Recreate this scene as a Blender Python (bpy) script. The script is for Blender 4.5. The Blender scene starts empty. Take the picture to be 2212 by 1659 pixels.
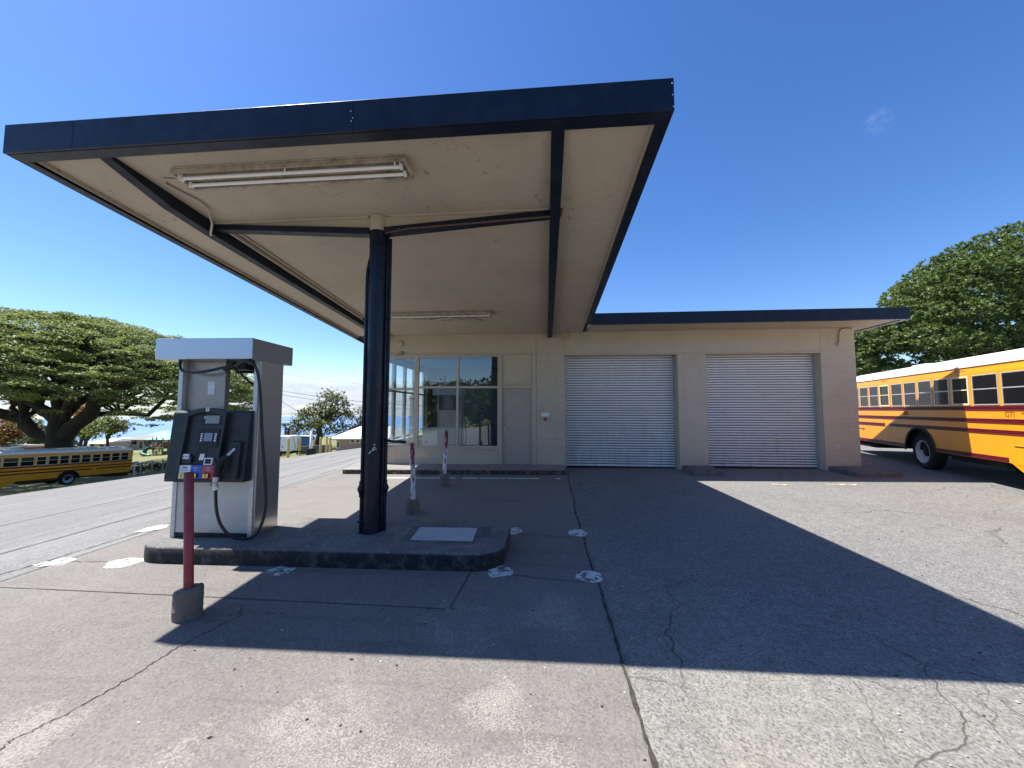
import bpy, math, random
import numpy as np
from mathutils import Vector, Matrix
random.seed(7); rng = np.random.default_rng(7)
R = math.radians
scene = bpy.context.scene
COL = scene.collection

# ------------------------------------------------------------------ camera
PW, PH, FPX = 2212.0, 1659.0, 833.1          # photo size and focal length in photo pixels
CAMH = 1.83
_a, _y, _r = R(3.766), R(4.973), R(.0858)
CF = np.array([-math.sin(_y)*math.cos(_a), math.cos(_y)*math.cos(_a), math.sin(_a)])
_R0 = np.array([math.cos(_y), math.sin(_y), 0]); _U0 = np.cross(_R0, CF)
CR = _R0*math.cos(_r)+_U0*math.sin(_r); CU = -_R0*math.sin(_r)+_U0*math.cos(_r)
CO = np.array([0, 0, CAMH])
def ray(u, v): return CF+CR*(u-PW/2)/FPX-CU*(v-PH/2)/FPX
def atY(u, v, Y): d = ray(u, v); return CO+d*(Y/d[1])
def atD(u, v, D): return CO+ray(u, v)*D
cam = bpy.data.cameras.new('camera'); camo = bpy.data.objects.new('camera', cam); COL.objects.link(camo)
cam.sensor_width = 36; cam.lens = 36*FPX/PW; cam.clip_start = .05; cam.clip_end = 30000
M = Matrix.Identity(4)
for i in range(3):
    M[i][0] = CR[i]; M[i][1] = CU[i]; M[i][2] = -CF[i]; M[i][3] = CO[i]
camo.matrix_world = M
scene.camera = camo

# ------------------------------------------------------------------ materials
def nt(name):
    m = bpy.data.materials.new(name); m.use_nodes = True
    t = m.node_tree; b = t.nodes['Principled BSDF']
    return m, t, b
class NB:
    """small node builder"""
    def __init__(s, t, coord='Object'):
        s.t = t; s.tc = t.nodes.new('ShaderNodeTexCoord'); s.co = s.tc.outputs[coord]
    def n(s, k, **kw):
        x = s.t.nodes.new(k)
        for a, v in kw.items(): setattr(x, a, v)
        return x
    def link(s, a, b): s.t.links.new(a, b)
    def setv(s, sock, v):
        if hasattr(v, 'is_linked'): s.link(v, sock)
        elif isinstance(v, (tuple, list)) and len(v) == 3 and sock.type == 'RGBA': sock.default_value = (*v, 1)
        else: sock.default_value = v
    def mapv(s, scale=(1, 1, 1), rot=(0, 0, 0), loc=(0, 0, 0), src=None):
        m = s.n('ShaderNodeMapping'); s.link(src or s.co, m.inputs[0])
        m.inputs['Scale'].default_value = scale; m.inputs['Rotation'].default_value = rot; m.inputs['Location'].default_value = loc
        return m.outputs[0]
    def noise(s, sc, det=3, rough=.55, vec=None, dist=0):
        x = s.n('ShaderNodeTexNoise'); s.link(vec or s.co, x.inputs['Vector'])
        x.inputs['Scale'].default_value = sc; x.inputs['Detail'].default_value = det; x.inputs['Roughness'].default_value = rough
        x.inputs['Distortion'].default_value = dist
        return x.outputs['Fac']
    def vor(s, sc, feature='F1', vec=None, rnd=1):
        x = s.n('ShaderNodeTexVoronoi', feature=feature); s.link(vec or s.co, x.inputs['Vector'])
        x.inputs['Scale'].default_value = sc; x.inputs['Randomness'].default_value = rnd
        return x.outputs['Distance']
    def ramp(s, f, a, b, lo=0., hi=1.):
        x = s.n('ShaderNodeMapRange', clamp=True); s.link(f, x.inputs[0])
        x.inputs[1].default_value = a; x.inputs[2].default_value = b; x.inputs[3].default_value = lo; x.inputs[4].default_value = hi
        return x.outputs[0]
    def math(s, op, a, b=0.):
        x = s.n('ShaderNodeMath', operation=op); s.setv(x.inputs[0], a); s.setv(x.inputs[1], b)
        return x.outputs[0]
    def mix(s, f, a, b):
        x = s.n('ShaderNodeMix', data_type='RGBA'); s.setv(x.inputs[0], f); s.setv(x.inputs[6], a); s.setv(x.inputs[7], b)
        return x.outputs[2]
    def bump(s, h, strength=.3, dist=.01, bsdf=None):
        x = s.n('ShaderNodeBump'); s.link(h, x.inputs['Height']); x.inputs['Strength'].default_value = strength; x.inputs['Distance'].default_value = dist
        s.link(x.outputs[0], bsdf.inputs['Normal'])
    def xyz(s):
        x = s.n('ShaderNodeSeparateXYZ'); s.link(s.co, x.inputs[0]); return x.outputs

def plain(name, col, rough=.6, metal=0., var=.12, scale=9., bump=.0, spec=.5, dirt=None, dirtfac=.4):
    m, t, b = nt(name); nb = NB(t)
    f = nb.noise(scale, 4, .6)
    lo = tuple(c*(1-var) for c in col); hi = tuple(min(1, c*(1+var)) for c in col)
    c = nb.mix(nb.ramp(f, .3, .7), lo, hi)
    if dirt:
        g = nb.math('MULTIPLY', nb.ramp(nb.noise(scale*.35, 5, .65), .45, .75), dirtfac)
        c = nb.mix(g, c, dirt)
    nb.link(c, b.inputs['Base Color'])
    nb.link(nb.ramp(nb.noise(scale*2.3, 3), .3, .7, max(0, rough-.08), min(1, rough+.08)), b.inputs['Roughness'])
    b.inputs['Metallic'].default_value = metal; b.inputs['Specular IOR Level'].default_value = spec
    if bump: nb.bump(nb.noise(scale*6, 3), bump, .004, b)
    return m

def mat_concrete():
    m, t, b = nt('apron_concrete'); nb = NB(t)
    big = nb.noise(.45, 4, .6); mid = nb.noise(2.2, 5, .65); fine = nb.noise(55, 3, .7); sp = nb.noise(95, 2, .6)
    c = nb.mix(nb.ramp(big, .35, .65), (.148, .133, .122), (.197, .179, .163))
    c = nb.mix(nb.math('MULTIPLY', nb.ramp(mid, .45, .75), .45), c, (.098, .085, .076))
    c = nb.mix(nb.math('MULTIPLY', nb.ramp(fine, .42, .66), .5), c, (.25, .232, .205))
    c = nb.mix(nb.math('MULTIPLY', nb.ramp(nb.vor(48), .05, .30, 1, 0), .55), c, (.055, .05, .045))
    gv = nb.n('ShaderNodeTexVoronoi'); nb.link(nb.co, gv.inputs['Vector']); gv.inputs['Scale'].default_value = 75
    gs = nb.n('ShaderNodeSeparateColor'); nb.link(gv.outputs['Color'], gs.inputs[0])
    c = nb.mix(nb.math('MULTIPLY', nb.ramp(gs.outputs[0], .5, 1.0), .35), c, (.285, .262, .23))
    c = nb.mix(nb.math('MULTIPLY', nb.ramp(gs.outputs[1], .6, 1.0), .4), c, (.068, .061, .054))
    # worn patches where pale cement and aggregate show as dense specks
    wear = nb.noise(.75, 5, .62, nb.mapv((1, 1, 1), (0, 0, 0), (3.1, 7.7, 0)))
    xy = nb.xyz()
    spots = None
    for (bx_, by_, rr_) in ((-1.25, 2.15, .75), (-.25, 2.45, .5), (-.65, 1.95, .7), (-.70, 3.30, .55), (.10, 3.45, .5), (-2.9, 1.95, .5), (-.05, 1.9, .5), (-1.9, 1.7, .8)):
        dn = nb.n('ShaderNodeVectorMath', operation='DISTANCE'); nb.link(nb.co, dn.inputs[0]); dn.inputs[1].default_value = (bx_, by_, .03)
        q = nb.ramp(dn.outputs['Value'], .1, rr_, 1, 0); spots = q if spots is None else nb.math('MAXIMUM', spots, q)
    rag = nb.noise(2.1, 7, .72, None, .6)
    spots = nb.ramp(nb.math('ADD', nb.math('POWER', spots, .6), nb.math('MULTIPLY', rag, 3.2)), 1.95, 2.9)
    w = nb.math('MAXIMUM', spots, nb.math('MULTIPLY', nb.ramp(wear, .52, .72), .3))
    speck = nb.ramp(nb.math('ADD', sp, nb.math('MULTIPLY', w, .24)), .64, .72)
    speck = nb.math('MULTIPLY', speck, nb.ramp(w, .12, .5))
    c = nb.mix(nb.math('MULTIPLY', speck, .62), c, (.36, .335, .285))
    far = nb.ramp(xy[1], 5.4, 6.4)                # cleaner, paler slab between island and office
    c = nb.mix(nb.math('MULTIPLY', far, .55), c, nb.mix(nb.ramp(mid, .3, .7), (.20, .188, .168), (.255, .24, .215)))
    # oil drips and tyre scuffs
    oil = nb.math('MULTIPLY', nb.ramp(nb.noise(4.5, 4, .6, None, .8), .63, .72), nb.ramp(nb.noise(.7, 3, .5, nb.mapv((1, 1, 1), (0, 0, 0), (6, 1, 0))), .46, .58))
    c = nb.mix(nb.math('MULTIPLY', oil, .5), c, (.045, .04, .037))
    scuff = nb.math('MULTIPLY', nb.ramp(nb.noise(1.6, 6, .75, nb.mapv((.16, 2.6, 1), (0, 0, R(4)))), .56, .70), .35)
    c = nb.mix(scuff, c, (.06, .055, .05))
    nb.link(c, b.inputs['Base Color']); b.inputs['Roughness'].default_value = .85; b.inputs['Specular IOR Level'].default_value = .3
    nb.bump(nb.math('ADD', nb.math('MULTIPLY', fine, .6), nb.math('MULTIPLY', sp, .5)), .45, .006, b)
    return m

def mat_asphalt(name, lo, hi, crack=True, streak=False, warm=False):
    m, t, b = nt(name); nb = NB(t)
    big = nb.noise(.35, 4, .6); mid = nb.noise(3, 5, .65)
    ag = nb.vor(34); ag2 = nb.noise(60, 4, .75)
    c = nb.mix(nb.ramp(big, .35, .65), lo, hi)
    c = nb.mix(nb.math('MULTIPLY', nb.ramp(mid, .4, .75), .3), c, tuple(x*.68 for x in lo))
    c = nb.mix(nb.math('MULTIPLY', nb.ramp(ag2, .44, .64), .65), c, tuple(min(1, x*1.5) for x in hi))
    c = nb.mix(nb.math('MULTIPLY', nb.ramp(ag, .08, .34, 1, 0), .6), c, tuple(x*.38 for x in lo))
    if warm:
        xy = nb.xyz(); w = nb.math('MULTIPLY', nb.ramp(xy[1], 4.2, 2.0), nb.ramp(nb.noise(1.1, 4), .3, .6))
        c = nb.mix(nb.math('MULTIPLY', w, .45), c, (.33, .295, .215))
    gv = nb.n('ShaderNodeTexVoronoi'); nb.link(nb.co, gv.inputs['Vector']); gv.inputs['Scale'].default_value = 88
    gs = nb.n('ShaderNodeSeparateColor'); nb.link(gv.outputs['Color'], gs.inputs[0])
    c = nb.mix(nb.math('MULTIPLY', nb.ramp(gs.outputs[0], .45, 1.0), .55), c, tuple(min(1, x*1.75) for x in hi))
    c = nb.mix(nb.math('MULTIPLY', nb.ramp(gs.outputs[1], .55, 1.0), .6), c, tuple(x*.35 for x in lo))
    cl = nb.noise(9, 4, .7)
    c = nb.mix(nb.math('MULTIPLY', nb.ramp(cl, .45, .62), .28), c, tuple(x*.6 for x in lo))
    h = nb.math('ADD', nb.math('MULTIPLY', ag2, .6), nb.math('MULTIPLY', nb.ramp(ag, 0, .4), .6))
    if streak:
        st = nb.noise(1.0, 5, .7, nb.mapv((1.5, .07, 1), (0, 0, R(6))))
        c = nb.mix(nb.math('MULTIPLY', nb.ramp(st, .42, .62), .35), c, tuple(min(1, x*1.35) for x in hi))
        st2 = nb.noise(1.0, 6, .75, nb.mapv((5, .5, 1), (0, 0, R(3)), (4, 2, 0)))
        c = nb.mix(nb.math('MULTIPLY', nb.ramp(st2, .50, .66), .32), c, tuple(x*.55 for x in lo))
    if crack:
        wv = nb.n('ShaderNodeTexNoise'); nb.link(nb.co, wv.inputs[0]); wv.inputs['Scale'].default_value = 1.3; wv.inputs['Detail'].default_value = 4
        vm = nb.n('ShaderNodeVectorMath', operation='MULTIPLY_ADD'); nb.link(wv.outputs['Color'], vm.inputs[0]); vm.inputs[1].default_value = (.9, .9, 0); nb.link(nb.co, vm.inputs[2])
        d = nb.vor(.55, 'DISTANCE_TO_EDGE', vm.outputs[0])
        msk = nb.ramp(nb.noise(.5, 3, .5, nb.mapv((1, 1, 1), (0, 0, 0), (9, 2, 0))), .44, .56)
        k = nb.math('MULTIPLY', nb.ramp(d, .0016, .0065, 1, 0), msk)
        d2 = nb.vor(1.5, 'DISTANCE_TO_EDGE', vm.outputs[0])
        msk2 = nb.ramp(nb.noise(.42, 3, .5, nb.mapv((1, 1, 1), (0, 0, 0), (1, 5, 0))), .53, .62)
        k2 = nb.math('MULTIPLY', nb.ramp(d2, .003, .012, 1, 0), msk2)
        k = nb.math('MAXIMUM', k, nb.math('MULTIPLY', k2, .55))
        c = nb.mix(nb.math('MULTIPLY', k, .78), c, (.07, .062, .05))
        h = nb.math('SUBTRACT', h, nb.math('MULTIPLY', k, 1.2))
    nb.link(c, b.inputs['Base Color']); b.inputs['Roughness'].default_value = .9; b.inputs['Specular IOR Level'].default_value = .25
    nb.bump(h, .55, .01, b)
    return m

def mat_block(name='painted_block', col=(.515, .44, .33), joints=True):
    m, t, b = nt(name); nb = NB(t)
    s = nb.xyz(); cx = nb.n('ShaderNodeCombineXYZ'); nb.link(nb.math('ADD', s[0], s[1]), cx.inputs[0]); nb.link(s[2], cx.inputs[1])
    c = nb.mix(nb.ramp(nb.noise(2.2, 5, .6), .3, .7), tuple(x*.94 for x in col), tuple(x*1.05 for x in col))
    h = nb.noise(60, 3)
    if joints:
        br = nb.n('ShaderNodeTexBrick'); nb.link(cx.outputs[0], br.inputs['Vector']); br.offset = .5
        for k, v in (('Scale', 1), ('Mortar Size', .0045), ('Mortar Smooth', .35), ('Brick Width', .41), ('Row Height', .2), ('Bias', 0)): br.inputs[k].default_value = v
        f = br.outputs['Fac']
        keep = nb.ramp(nb.noise(2.6, 3, .6), .36, .6)
        c = nb.mix(nb.math('MULTIPLY', nb.math('MULTIPLY', f, keep), .55), c, tuple(x*.4 for x in col))
        h = nb.math('SUBTRACT', nb.math('MULTIPLY', h, .25), nb.math('MULTIPLY', f, nb.ramp(keep, 0, 1, .4, 1)))
    # splash and grime near the ground, faint drips
    dr = nb.noise(3.0, 5, .65, nb.mapv((3.5, 3.5, .25)))
    c = nb.mix(nb.math('MULTIPLY', nb.ramp(dr, .55, .75), .16), c, (.2, .165, .13))
    nb.link(c, b.inputs['Base Color']); b.inputs['Roughness'].default_value = .72; b.inputs['Specular IOR Level'].default_value = .3
    nb.bump(h, .5, .006, b)
    return m

def mat_soffit():
    m, t, b = nt('soffit_paint'); nb = NB(t)
    col = (.46, .395, .305)
    c = nb.mix(nb.ramp(nb.noise(.9, 5, .6), .3, .7), tuple(x*.93 for x in col), tuple(x*1.06 for x in col))
    peel = nb.math('MULTIPLY', nb.ramp(nb.noise(9, 4, .7, nb.mapv((1, 1, 1), (0, 0, R(25)))), .64, .66), nb.ramp(nb.noise(.6, 3), .46, .58))
    c = nb.mix(nb.math('MULTIPLY', peel, .7), c, (.2, .16, .13))
    peel2 = nb.math('MULTIPLY', nb.ramp(nb.noise(14, 3, .6, nb.mapv((1, 1, 1), (0, 0, 0), (5, 5, 0))), .70, .72), nb.ramp(nb.noise(.8, 3, .5, nb.mapv((1, 1, 1), (0, 0, 0), (2, 8, 0))), .48, .6))
    c = nb.mix(nb.math('MULTIPLY', peel2, .6), c, (.72, .68, .6))
    stn = nb.math('MULTIPLY', nb.ramp(nb.noise(1.3, 6, .7, nb.mapv((1, 1, 1), (0, 0, 0), (7, 3, 1)), .7), .52, .70), .22)
    c = nb.mix(stn, c, (.26, .20, .145))
    cr = nb.n('ShaderNodeTexNoise'); nb.link(nb.co, cr.inputs[0]); cr.inputs['Scale'].default_value = 1.5; cr.inputs['Detail'].default_value = 5
    hair = nb.math('MULTIPLY', nb.ramp(nb.math('ABSOLUTE', nb.math('SUBTRACT', cr.outputs['Fac'], .5)), .0, .004, 1, 0), nb.ramp(nb.noise(.5, 2, .5, nb.mapv((1, 1, 1), (0, 0, 0), (3, 1, 4))), .5, .56))
    c = nb.mix(nb.math('MULTIPLY', hair, .5), c, (.16, .13, .1))
    sp = nb.ramp(nb.vor(26), .02, .06, 1, 0)
    c = nb.mix(nb.math('MULTIPLY', sp, nb.math('MULTIPLY', nb.ramp(nb.noise(1.1, 2), .5, .6), .45)), c, (.16, .13, .1))
    nb.link(c, b.inputs['Base Color']); b.inputs['Roughness'].default_value = .75; b.inputs['Specular IOR Level'].default_value = .25
    nb.bump(nb.math('ADD', nb.noise(40, 3), nb.math('MULTIPLY', peel, -2)), .3, .004, b)
    return m

def mat_navy(name, chips=.0, rough=.38):
    m, t, b = nt(name); nb = NB(t)
    c = nb.mix(nb.ramp(nb.noise(2.5, 4, .6), .3, .7), (.0038, .0072, .018), (.0068, .012, .029))
    st_ = nb.noise(2.2, 5, .7, nb.mapv((5, 5, .35))); c = nb.mix(nb.math('MULTIPLY', nb.ramp(st_, .5, .75), .22), c, (.03, .034, .042))
    if chips:
        k = nb.math('MULTIPLY', nb.ramp(nb.noise(13, 4, .65), .69, .71), nb.ramp(nb.noise(2.2, 3), .5, .62))
        c = nb.mix(nb.math('MULTIPLY', k, chips), c, (.22, .24, .27))
    c = nb.mix(nb.math('MULTIPLY', nb.ramp(nb.noise(5, 5, .7), .5, .8), .2), c, (.05, .055, .065))
    nb.link(c, b.inputs['Base Color'])
    nb.link(nb.ramp(nb.noise(7, 3), .3, .7, rough-.08, rough+.12), b.inputs['Roughness'])
    b.inputs['Specular IOR Level'].default_value = .3
    nb.bump(nb.noise(1.4, 3), .3, .05, b)
    return m

def mat_steel():
    m, t, b = nt('brushed_steel'); nb = NB(t)
    st = nb.noise(2, 2, .5, nb.mapv((.6, .6, 40)))
    nb.link(nb.mix(nb.ramp(st, .3, .7), (.60, .57, .535), (.66, .63, .595)), b.inputs['Base Color']); b.inputs['Metallic'].default_value = .95
    b.inputs['Roughness'].default_value = .3; b.inputs['Anisotropic'].default_value = .6
    return m

def mat_kerb():
    m, t, b = nt('kerb_concrete'); nb = NB(t)
    s = nb.xyz(); geo = nb.n('ShaderNodeNewGeometry'); sn = nb.n('ShaderNodeSeparateXYZ'); nb.link(geo.outputs['Normal'], sn.inputs[0])
    top = nb.ramp(sn.outputs[2], .4, .9)
    mid = nb.noise(3.5, 6, .7); fine = nb.noise(50, 3, .7)
    ct = nb.mix(nb.ramp(mid, .35, .7), (.10, .095, .09), (.20, .19, .176))
    ct = nb.mix(nb.math('MULTIPLY', nb.ramp(nb.noise(30, 3), .6, .68), .6), ct, (.4, .39, .36))
    cs = nb.mix(nb.ramp(nb.noise(6, 7, .8), .48, .74), (.012, .0115, .012), (.115, .108, .10))   # old black kerb paint, mostly gone to bare patches
    red = nb.math('MULTIPLY', nb.ramp(nb.noise(8, 4, .7), .6, .68), nb.ramp(s[0], 2.9, 3.8))
    cs = nb.mix(nb.math('MULTIPLY', red, .6), cs, (.16, .05, .045))
    c = nb.mix(top, cs, ct)
    nb.link(c, b.inputs['Base Color']); b.inputs['Roughness'].default_value = .85
    nb.bump(nb.math('ADD', mid, nb.math('MULTIPLY', fine, .5)), .5, .008, b)
    return m

def mat_step():
    m, t, b = nt('walkway_concrete'); nb = NB(t)
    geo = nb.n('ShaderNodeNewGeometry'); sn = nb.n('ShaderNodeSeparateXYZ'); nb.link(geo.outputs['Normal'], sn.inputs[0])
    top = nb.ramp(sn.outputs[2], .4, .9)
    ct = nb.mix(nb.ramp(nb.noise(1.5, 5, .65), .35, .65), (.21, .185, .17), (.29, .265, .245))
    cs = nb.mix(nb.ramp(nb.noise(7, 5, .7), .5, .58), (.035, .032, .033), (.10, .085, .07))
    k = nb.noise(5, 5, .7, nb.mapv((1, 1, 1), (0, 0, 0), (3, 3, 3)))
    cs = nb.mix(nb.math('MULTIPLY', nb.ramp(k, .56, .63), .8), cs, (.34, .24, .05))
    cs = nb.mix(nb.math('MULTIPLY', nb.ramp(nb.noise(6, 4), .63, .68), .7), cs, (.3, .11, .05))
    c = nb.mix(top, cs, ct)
    nb.link(c, b.inputs['Base Color']); b.inputs['Roughness'].default_value = .85
    nb.bump(nb.noise(30, 4), .4, .006, b)
    return m

def mat_chipped(name, a, bcol, lo, hi, scale=9., stretch=.35):
    """paint a flaking off over colour b"""
    m, t, b = nt(name); nb = NB(t)
    s = nb.xyz()
    f = nb.noise(scale, 4, .65, nb.mapv((1.6, 1.6, stretch)))
    f = nb.math('ADD', nb.math('ADD', nb.math('MULTIPLY', f, 3.0), -1.0), nb.ramp(s[2], .25, 1.2, lo, hi))
    c = nb.mix(nb.ramp(f, .49, .51), bcol, a)
    nb.link(c, b.inputs['Base Color']); b.inputs['Roughness'].default_value = .55
    nb.bump(nb.ramp(f, .47, .53), .3, .003, b)
    return m

def mat_bollardbase():
    m, t, b = nt('bollard_concrete'); nb = NB(t)
    w1 = nb.n('ShaderNodeTexWave'); nb.link(nb.mapv((1, 1, 1), (R(0), R(45), 0)), w1.inputs[0]); w1.inputs['Scale'].default_value = 26
    w2 = nb.n('ShaderNodeTexWave'); nb.link(nb.mapv((1, 1, 1), (R(0), R(-45), 0)), w2.inputs[0]); w2.inputs['Scale'].default_value = 26
    g = nb.math('MULTIPLY', w1.outputs['Fac'], w2.outputs['Fac'])
    c = nb.mix(nb.ramp(nb.noise(7, 5, .65), .3, .7), (.12, .10, .08), (.20, .165, .13))
    c = nb.mix(nb.math('MULTIPLY', nb.ramp(g, .1, .5), .55), c, (.27, .225, .18))
    c = nb.mix(nb.math('MULTIPLY', nb.ramp(nb.noise(4, 5), .6, .7), .4), c, (.08, .07, .06))
    nb.link(c, b.inputs['Base Color']); b.inputs['Roughness'].default_value = .95
    nb.bump(nb.math('ADD', g, nb.noise(40, 3)), .6, .006, b)
    return m

def mat_leaf(name, c1, c2, c3=None, trans=.3, rough=.5, thr=.8, spec=.22):
    m, t, b = nt(name); nb = NB(t)
    geo = nb.n('ShaderNodeNewGeometry'); rnd = geo.outputs['Random Per Island']
    c = nb.mix(rnd, c1, c2)
    big = nb.noise(.7, 3, .6)
    c = nb.mix(nb.math('MULTIPLY', nb.ramp(big, .4, .7), .45), c, tuple(x*1.25 for x in c2))
    if c3: c = nb.mix(nb.ramp(rnd, thr, thr+.02), c, c3)
    nb.link(c, b.inputs['Base Color']); b.inputs['Roughness'].default_value = rough
    b.inputs['Specular IOR Level'].default_value = spec
    tr = nb.n('ShaderNodeBsdfTranslucent'); nb.link(nb.mix(.35, c, (.16, .20, .02)), tr.inputs[0])
    mx = nb.n('ShaderNodeMixShader'); mx.inputs[0].default_value = trans
    nb.link(b.outputs[0], mx.inputs[1]); nb.link(tr.outputs[0], mx.inputs[2])
    nb.link(mx.outputs[0], t.nodes['Material Output'].inputs[0])
    return m

def mat_bark(name='bark', col=(.045, .038, .032)):
    m, t, b = nt(name); nb = NB(t)
    f = nb.noise(3, 5, .7, nb.mapv((2, 2, .5)))
    nb.link(nb.mix(nb.ramp(f, .3, .7), tuple(x*.55 for x in col), tuple(x*1.6 for x in col)), b.inputs['Base Color'])
    b.inputs['Roughness'].default_value = .95; nb.bump(f, .8, .06, b)
    return m

def mat_glass(name='window_glass', f0=.16, tint=(.80, .87, .90)):
    m, t, b = nt(name); nb = NB(t)
    t.nodes.remove(b)
    gl = nb.n('ShaderNodeBsdfGlossy'); gl.inputs['Roughness'].default_value = .004; gl.inputs[0].default_value = (.85, .93, 1, 1)
    tr = nb.n('ShaderNodeBsdfTransparent'); nb.link(nb.mix(nb.ramp(nb.noise(1.3, 4, .6), .3, .7), tint, tuple(x*.93 for x in tint)), tr.inputs[0])
    fr = nb.n('ShaderNodeFresnel'); fr.inputs[0].default_value = (1+math.sqrt(f0))/(1-math.sqrt(f0))
    mx = nb.n('ShaderNodeMixShader'); nb.link(fr.outputs[0], mx.inputs[0]); nb.link(tr.outputs[0], mx.inputs[1]); nb.link(gl.outputs[0], mx.inputs[2])
    nb.link(mx.outputs[0], t.nodes['Material Output'].inputs[0])
    return m

def mat_grass(name, c1, c2, c3):
    m, t, b = nt(name); nb = NB(t)
    c = nb.mix(nb.ramp(nb.noise(.12, 4, .6), .35, .65), c1, c2)
    c = nb.mix(nb.math('MULTIPLY', nb.ramp(nb.noise(1.2, 5, .7), .45, .7), .6), c, c3)
    c = nb.mix(nb.math('MULTIPLY', nb.ramp(nb.noise(14, 3, .7), .4, .7), .4), c, tuple(x*.5 for x in c1))
    nb.link(c, b.inputs['Base Color']); b.inputs['Roughness'].default_value = .95
    nb.bump(nb.noise(9, 4), .8, .06, b)
    return m

MT = {}
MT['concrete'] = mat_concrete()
MT['yard'] = mat_asphalt('yard_asphalt', (.148, .142, .132), (.204, .197, .183), True, False, True)
MT['road'] = mat_asphalt('road_asphalt', (.150, .146, .138), (.205, .200, .188), False, True)
MT['grass'] = mat_grass('dry_grass', (.16, .17, .055), (.24, .22, .085), (.10, .13, .035))
MT['soil'] = plain('joint_dirt', (.04, .036, .026), .95, var=.5, scale=25, bump=.6, dirt=(.085, .075, .04), dirtfac=.5)
MT['crack'] = plain('crack_dark', (.05, .045, .04), .95, var=.3, scale=20)
MT['tar'] = plain('road_tar', (.06, .06, .062), .8, var=.3, scale=6)
MT['block'] = mat_block()
MT['smooth'] = mat_block('painted_board', (.52, .445, .338), False)
MT['trim'] = plain('trim_paint', (.49, .42, .325), .55, var=.06, scale=4, dirt=(.25, .2, .16), dirtfac=.25)
MT['door'] = plain('door_paint', (.40, .335, .275), .5, var=.05, scale=3, dirt=(.3, .25, .2), dirtfac=.25)
MT['soffit'] = mat_soffit()
MT['navy'] = mat_navy('navy_fascia')
MT['navychip'] = mat_navy('navy_steel', .55, .3)
MT['navybeam'] = mat_navy('navy_beam', .25, .5)
m_, t_, b_ = nt('shutter_paint'); nb_ = NB(t_); z_ = nb_.xyz()
c_ = nb_.mix(nb_.ramp(nb_.noise(1.2, 4, .6), .3, .7), (.70, .70, .695), (.77, .77, .765))
dd_ = nb_.noise(3.5, 5, .65, nb_.mapv((2.5, 2.5, .5)))
c_ = nb_.mix(nb_.math('MULTIPLY', nb_.ramp(dd_, .45, .72), nb_.ramp(z_[2], 1.5, .2, .12, .55)), c_, (.36, .32, .26))
nb_.link(c_, b_.inputs['Base Color']); b_.inputs['Roughness'].default_value = .45; MT['shutter'] = m_
MT['slatgap'] = plain('slat_gap_shade', (.20, .20, .195), .8, var=.25, scale=5)  # dark groove faces: shade between the slats put into the colour
MT['rubber'] = plain('black_rubber', (.012, .012, .013), .7, var=.2)
MT['steel'] = mat_steel()
MT['panel'] = plain('pump_panel', (.52, .52, .50), .45, .25, var=.08, scale=7, dirt=(.33, .27, .19), dirtfac=.4)
m_, t_, b_ = nt('header_steel'); b_.inputs['Base Color'].default_value = (.50, .53, .58, 1); b_.inputs['Metallic'].default_value = .9; b_.inputs['Roughness'].default_value = .33; MT['header'] = m_
MT['steeldark'] = plain('dull_steel', (.33, .30, .275), .38, .8, var=.03, scale=2)
MT['black'] = plain('black_plastic', (.014, .0165, .022), .5, var=.15, scale=5, dirt=(.05, .05, .055), dirtfac=.4)
MT['blackdeep'] = plain('black_recess', (.006, .007, .009), .55, var=.2)
MT['hose'] = plain('hose_rubber', (.011, .012, .016), .42, var=.15, scale=12)
MT['white'] = plain('white_paint', (.78, .78, .76), .5, var=.05)
MT['whitelabel'] = plain('white_label', (.72, .74, .74), .5, var=.05)
MT['ink'] = plain('ink', (.015, .015, .018), .6, var=.1)
MT['blue'] = plain('grade_blue', (.02, .10, .50), .4, var=.05)
MT['red'] = plain('grade_red', (.52, .03, .07), .4, var=.05)
MT['yellow'] = plain('button_yellow', (.72, .74, .10), .4, var=.05)
MT['screen'] = plain('lcd_grey', (.24, .26, .25), .25, var=.12, scale=20)
MT['screenblue'] = plain('lcd_blue', (.16, .21, .32), .15, var=.05)
MT['silver'] = plain('cast_silver', (.52, .54, .55), .4, .7, var=.15, scale=25)
MT['kerb'] = mat_kerb(); MT['step'] = mat_step()
MT['cover'] = plain('new_cement', (.42, .435, .425), .8, var=.1, scale=6, bump=.3)
MT['coverframe'] = plain('cover_tar', (.065, .07, .08), .7, var=.6, scale=14, dirt=(.3, .31, .32), dirtfac=.5)
MT['redpole'] = plain('red_pole_paint', (.30, .028, .03), .5, var=.18, scale=10, dirt=(.42, .2, .19), dirtfac=.35)
MT['polechip'] = mat_chipped('red_over_white_paint', (.25, .025, .025), (.66, .63, .63), -.30, .22, 17., .35)
MT['bbase'] = mat_bollardbase()
def mat_worn(name, col, thr=.5, under=None):
    m, t, b = nt(name); nb = NB(t)
    f = nb.noise(11, 5, .7)
    nb.link(nb.mix(nb.ramp(nb.noise(6, 3), .3, .7), tuple(x*.9 for x in col), col), b.inputs['Base Color']); b.inputs['Roughness'].default_value = .8
    tr = nb.n('ShaderNodeBsdfTransparent'); mx = nb.n('ShaderNodeMixShader')
    nb.link(nb.ramp(f, thr-.012, thr+.012), mx.inputs[0]); nb.link(tr.outputs[0], mx.inputs[1]); nb.link(b.outputs[0], mx.inputs[2])
    nb.link(mx.outputs[0], t.nodes['Material Output'].inputs[0])
    return m
MT['disc'] = mat_worn('worn_white_paint', (.62, .62, .585), .45)
MT['disclight'] = mat_worn('mostly_gone_white_paint', (.6, .6, .57), .53)
MT['line'] = mat_worn('worn_line_paint', (.80, .80, .77), .40)
MT['lineyellow'] = mat_worn('worn_yellow_line_paint', (.52, .47, .33), .50)
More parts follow.
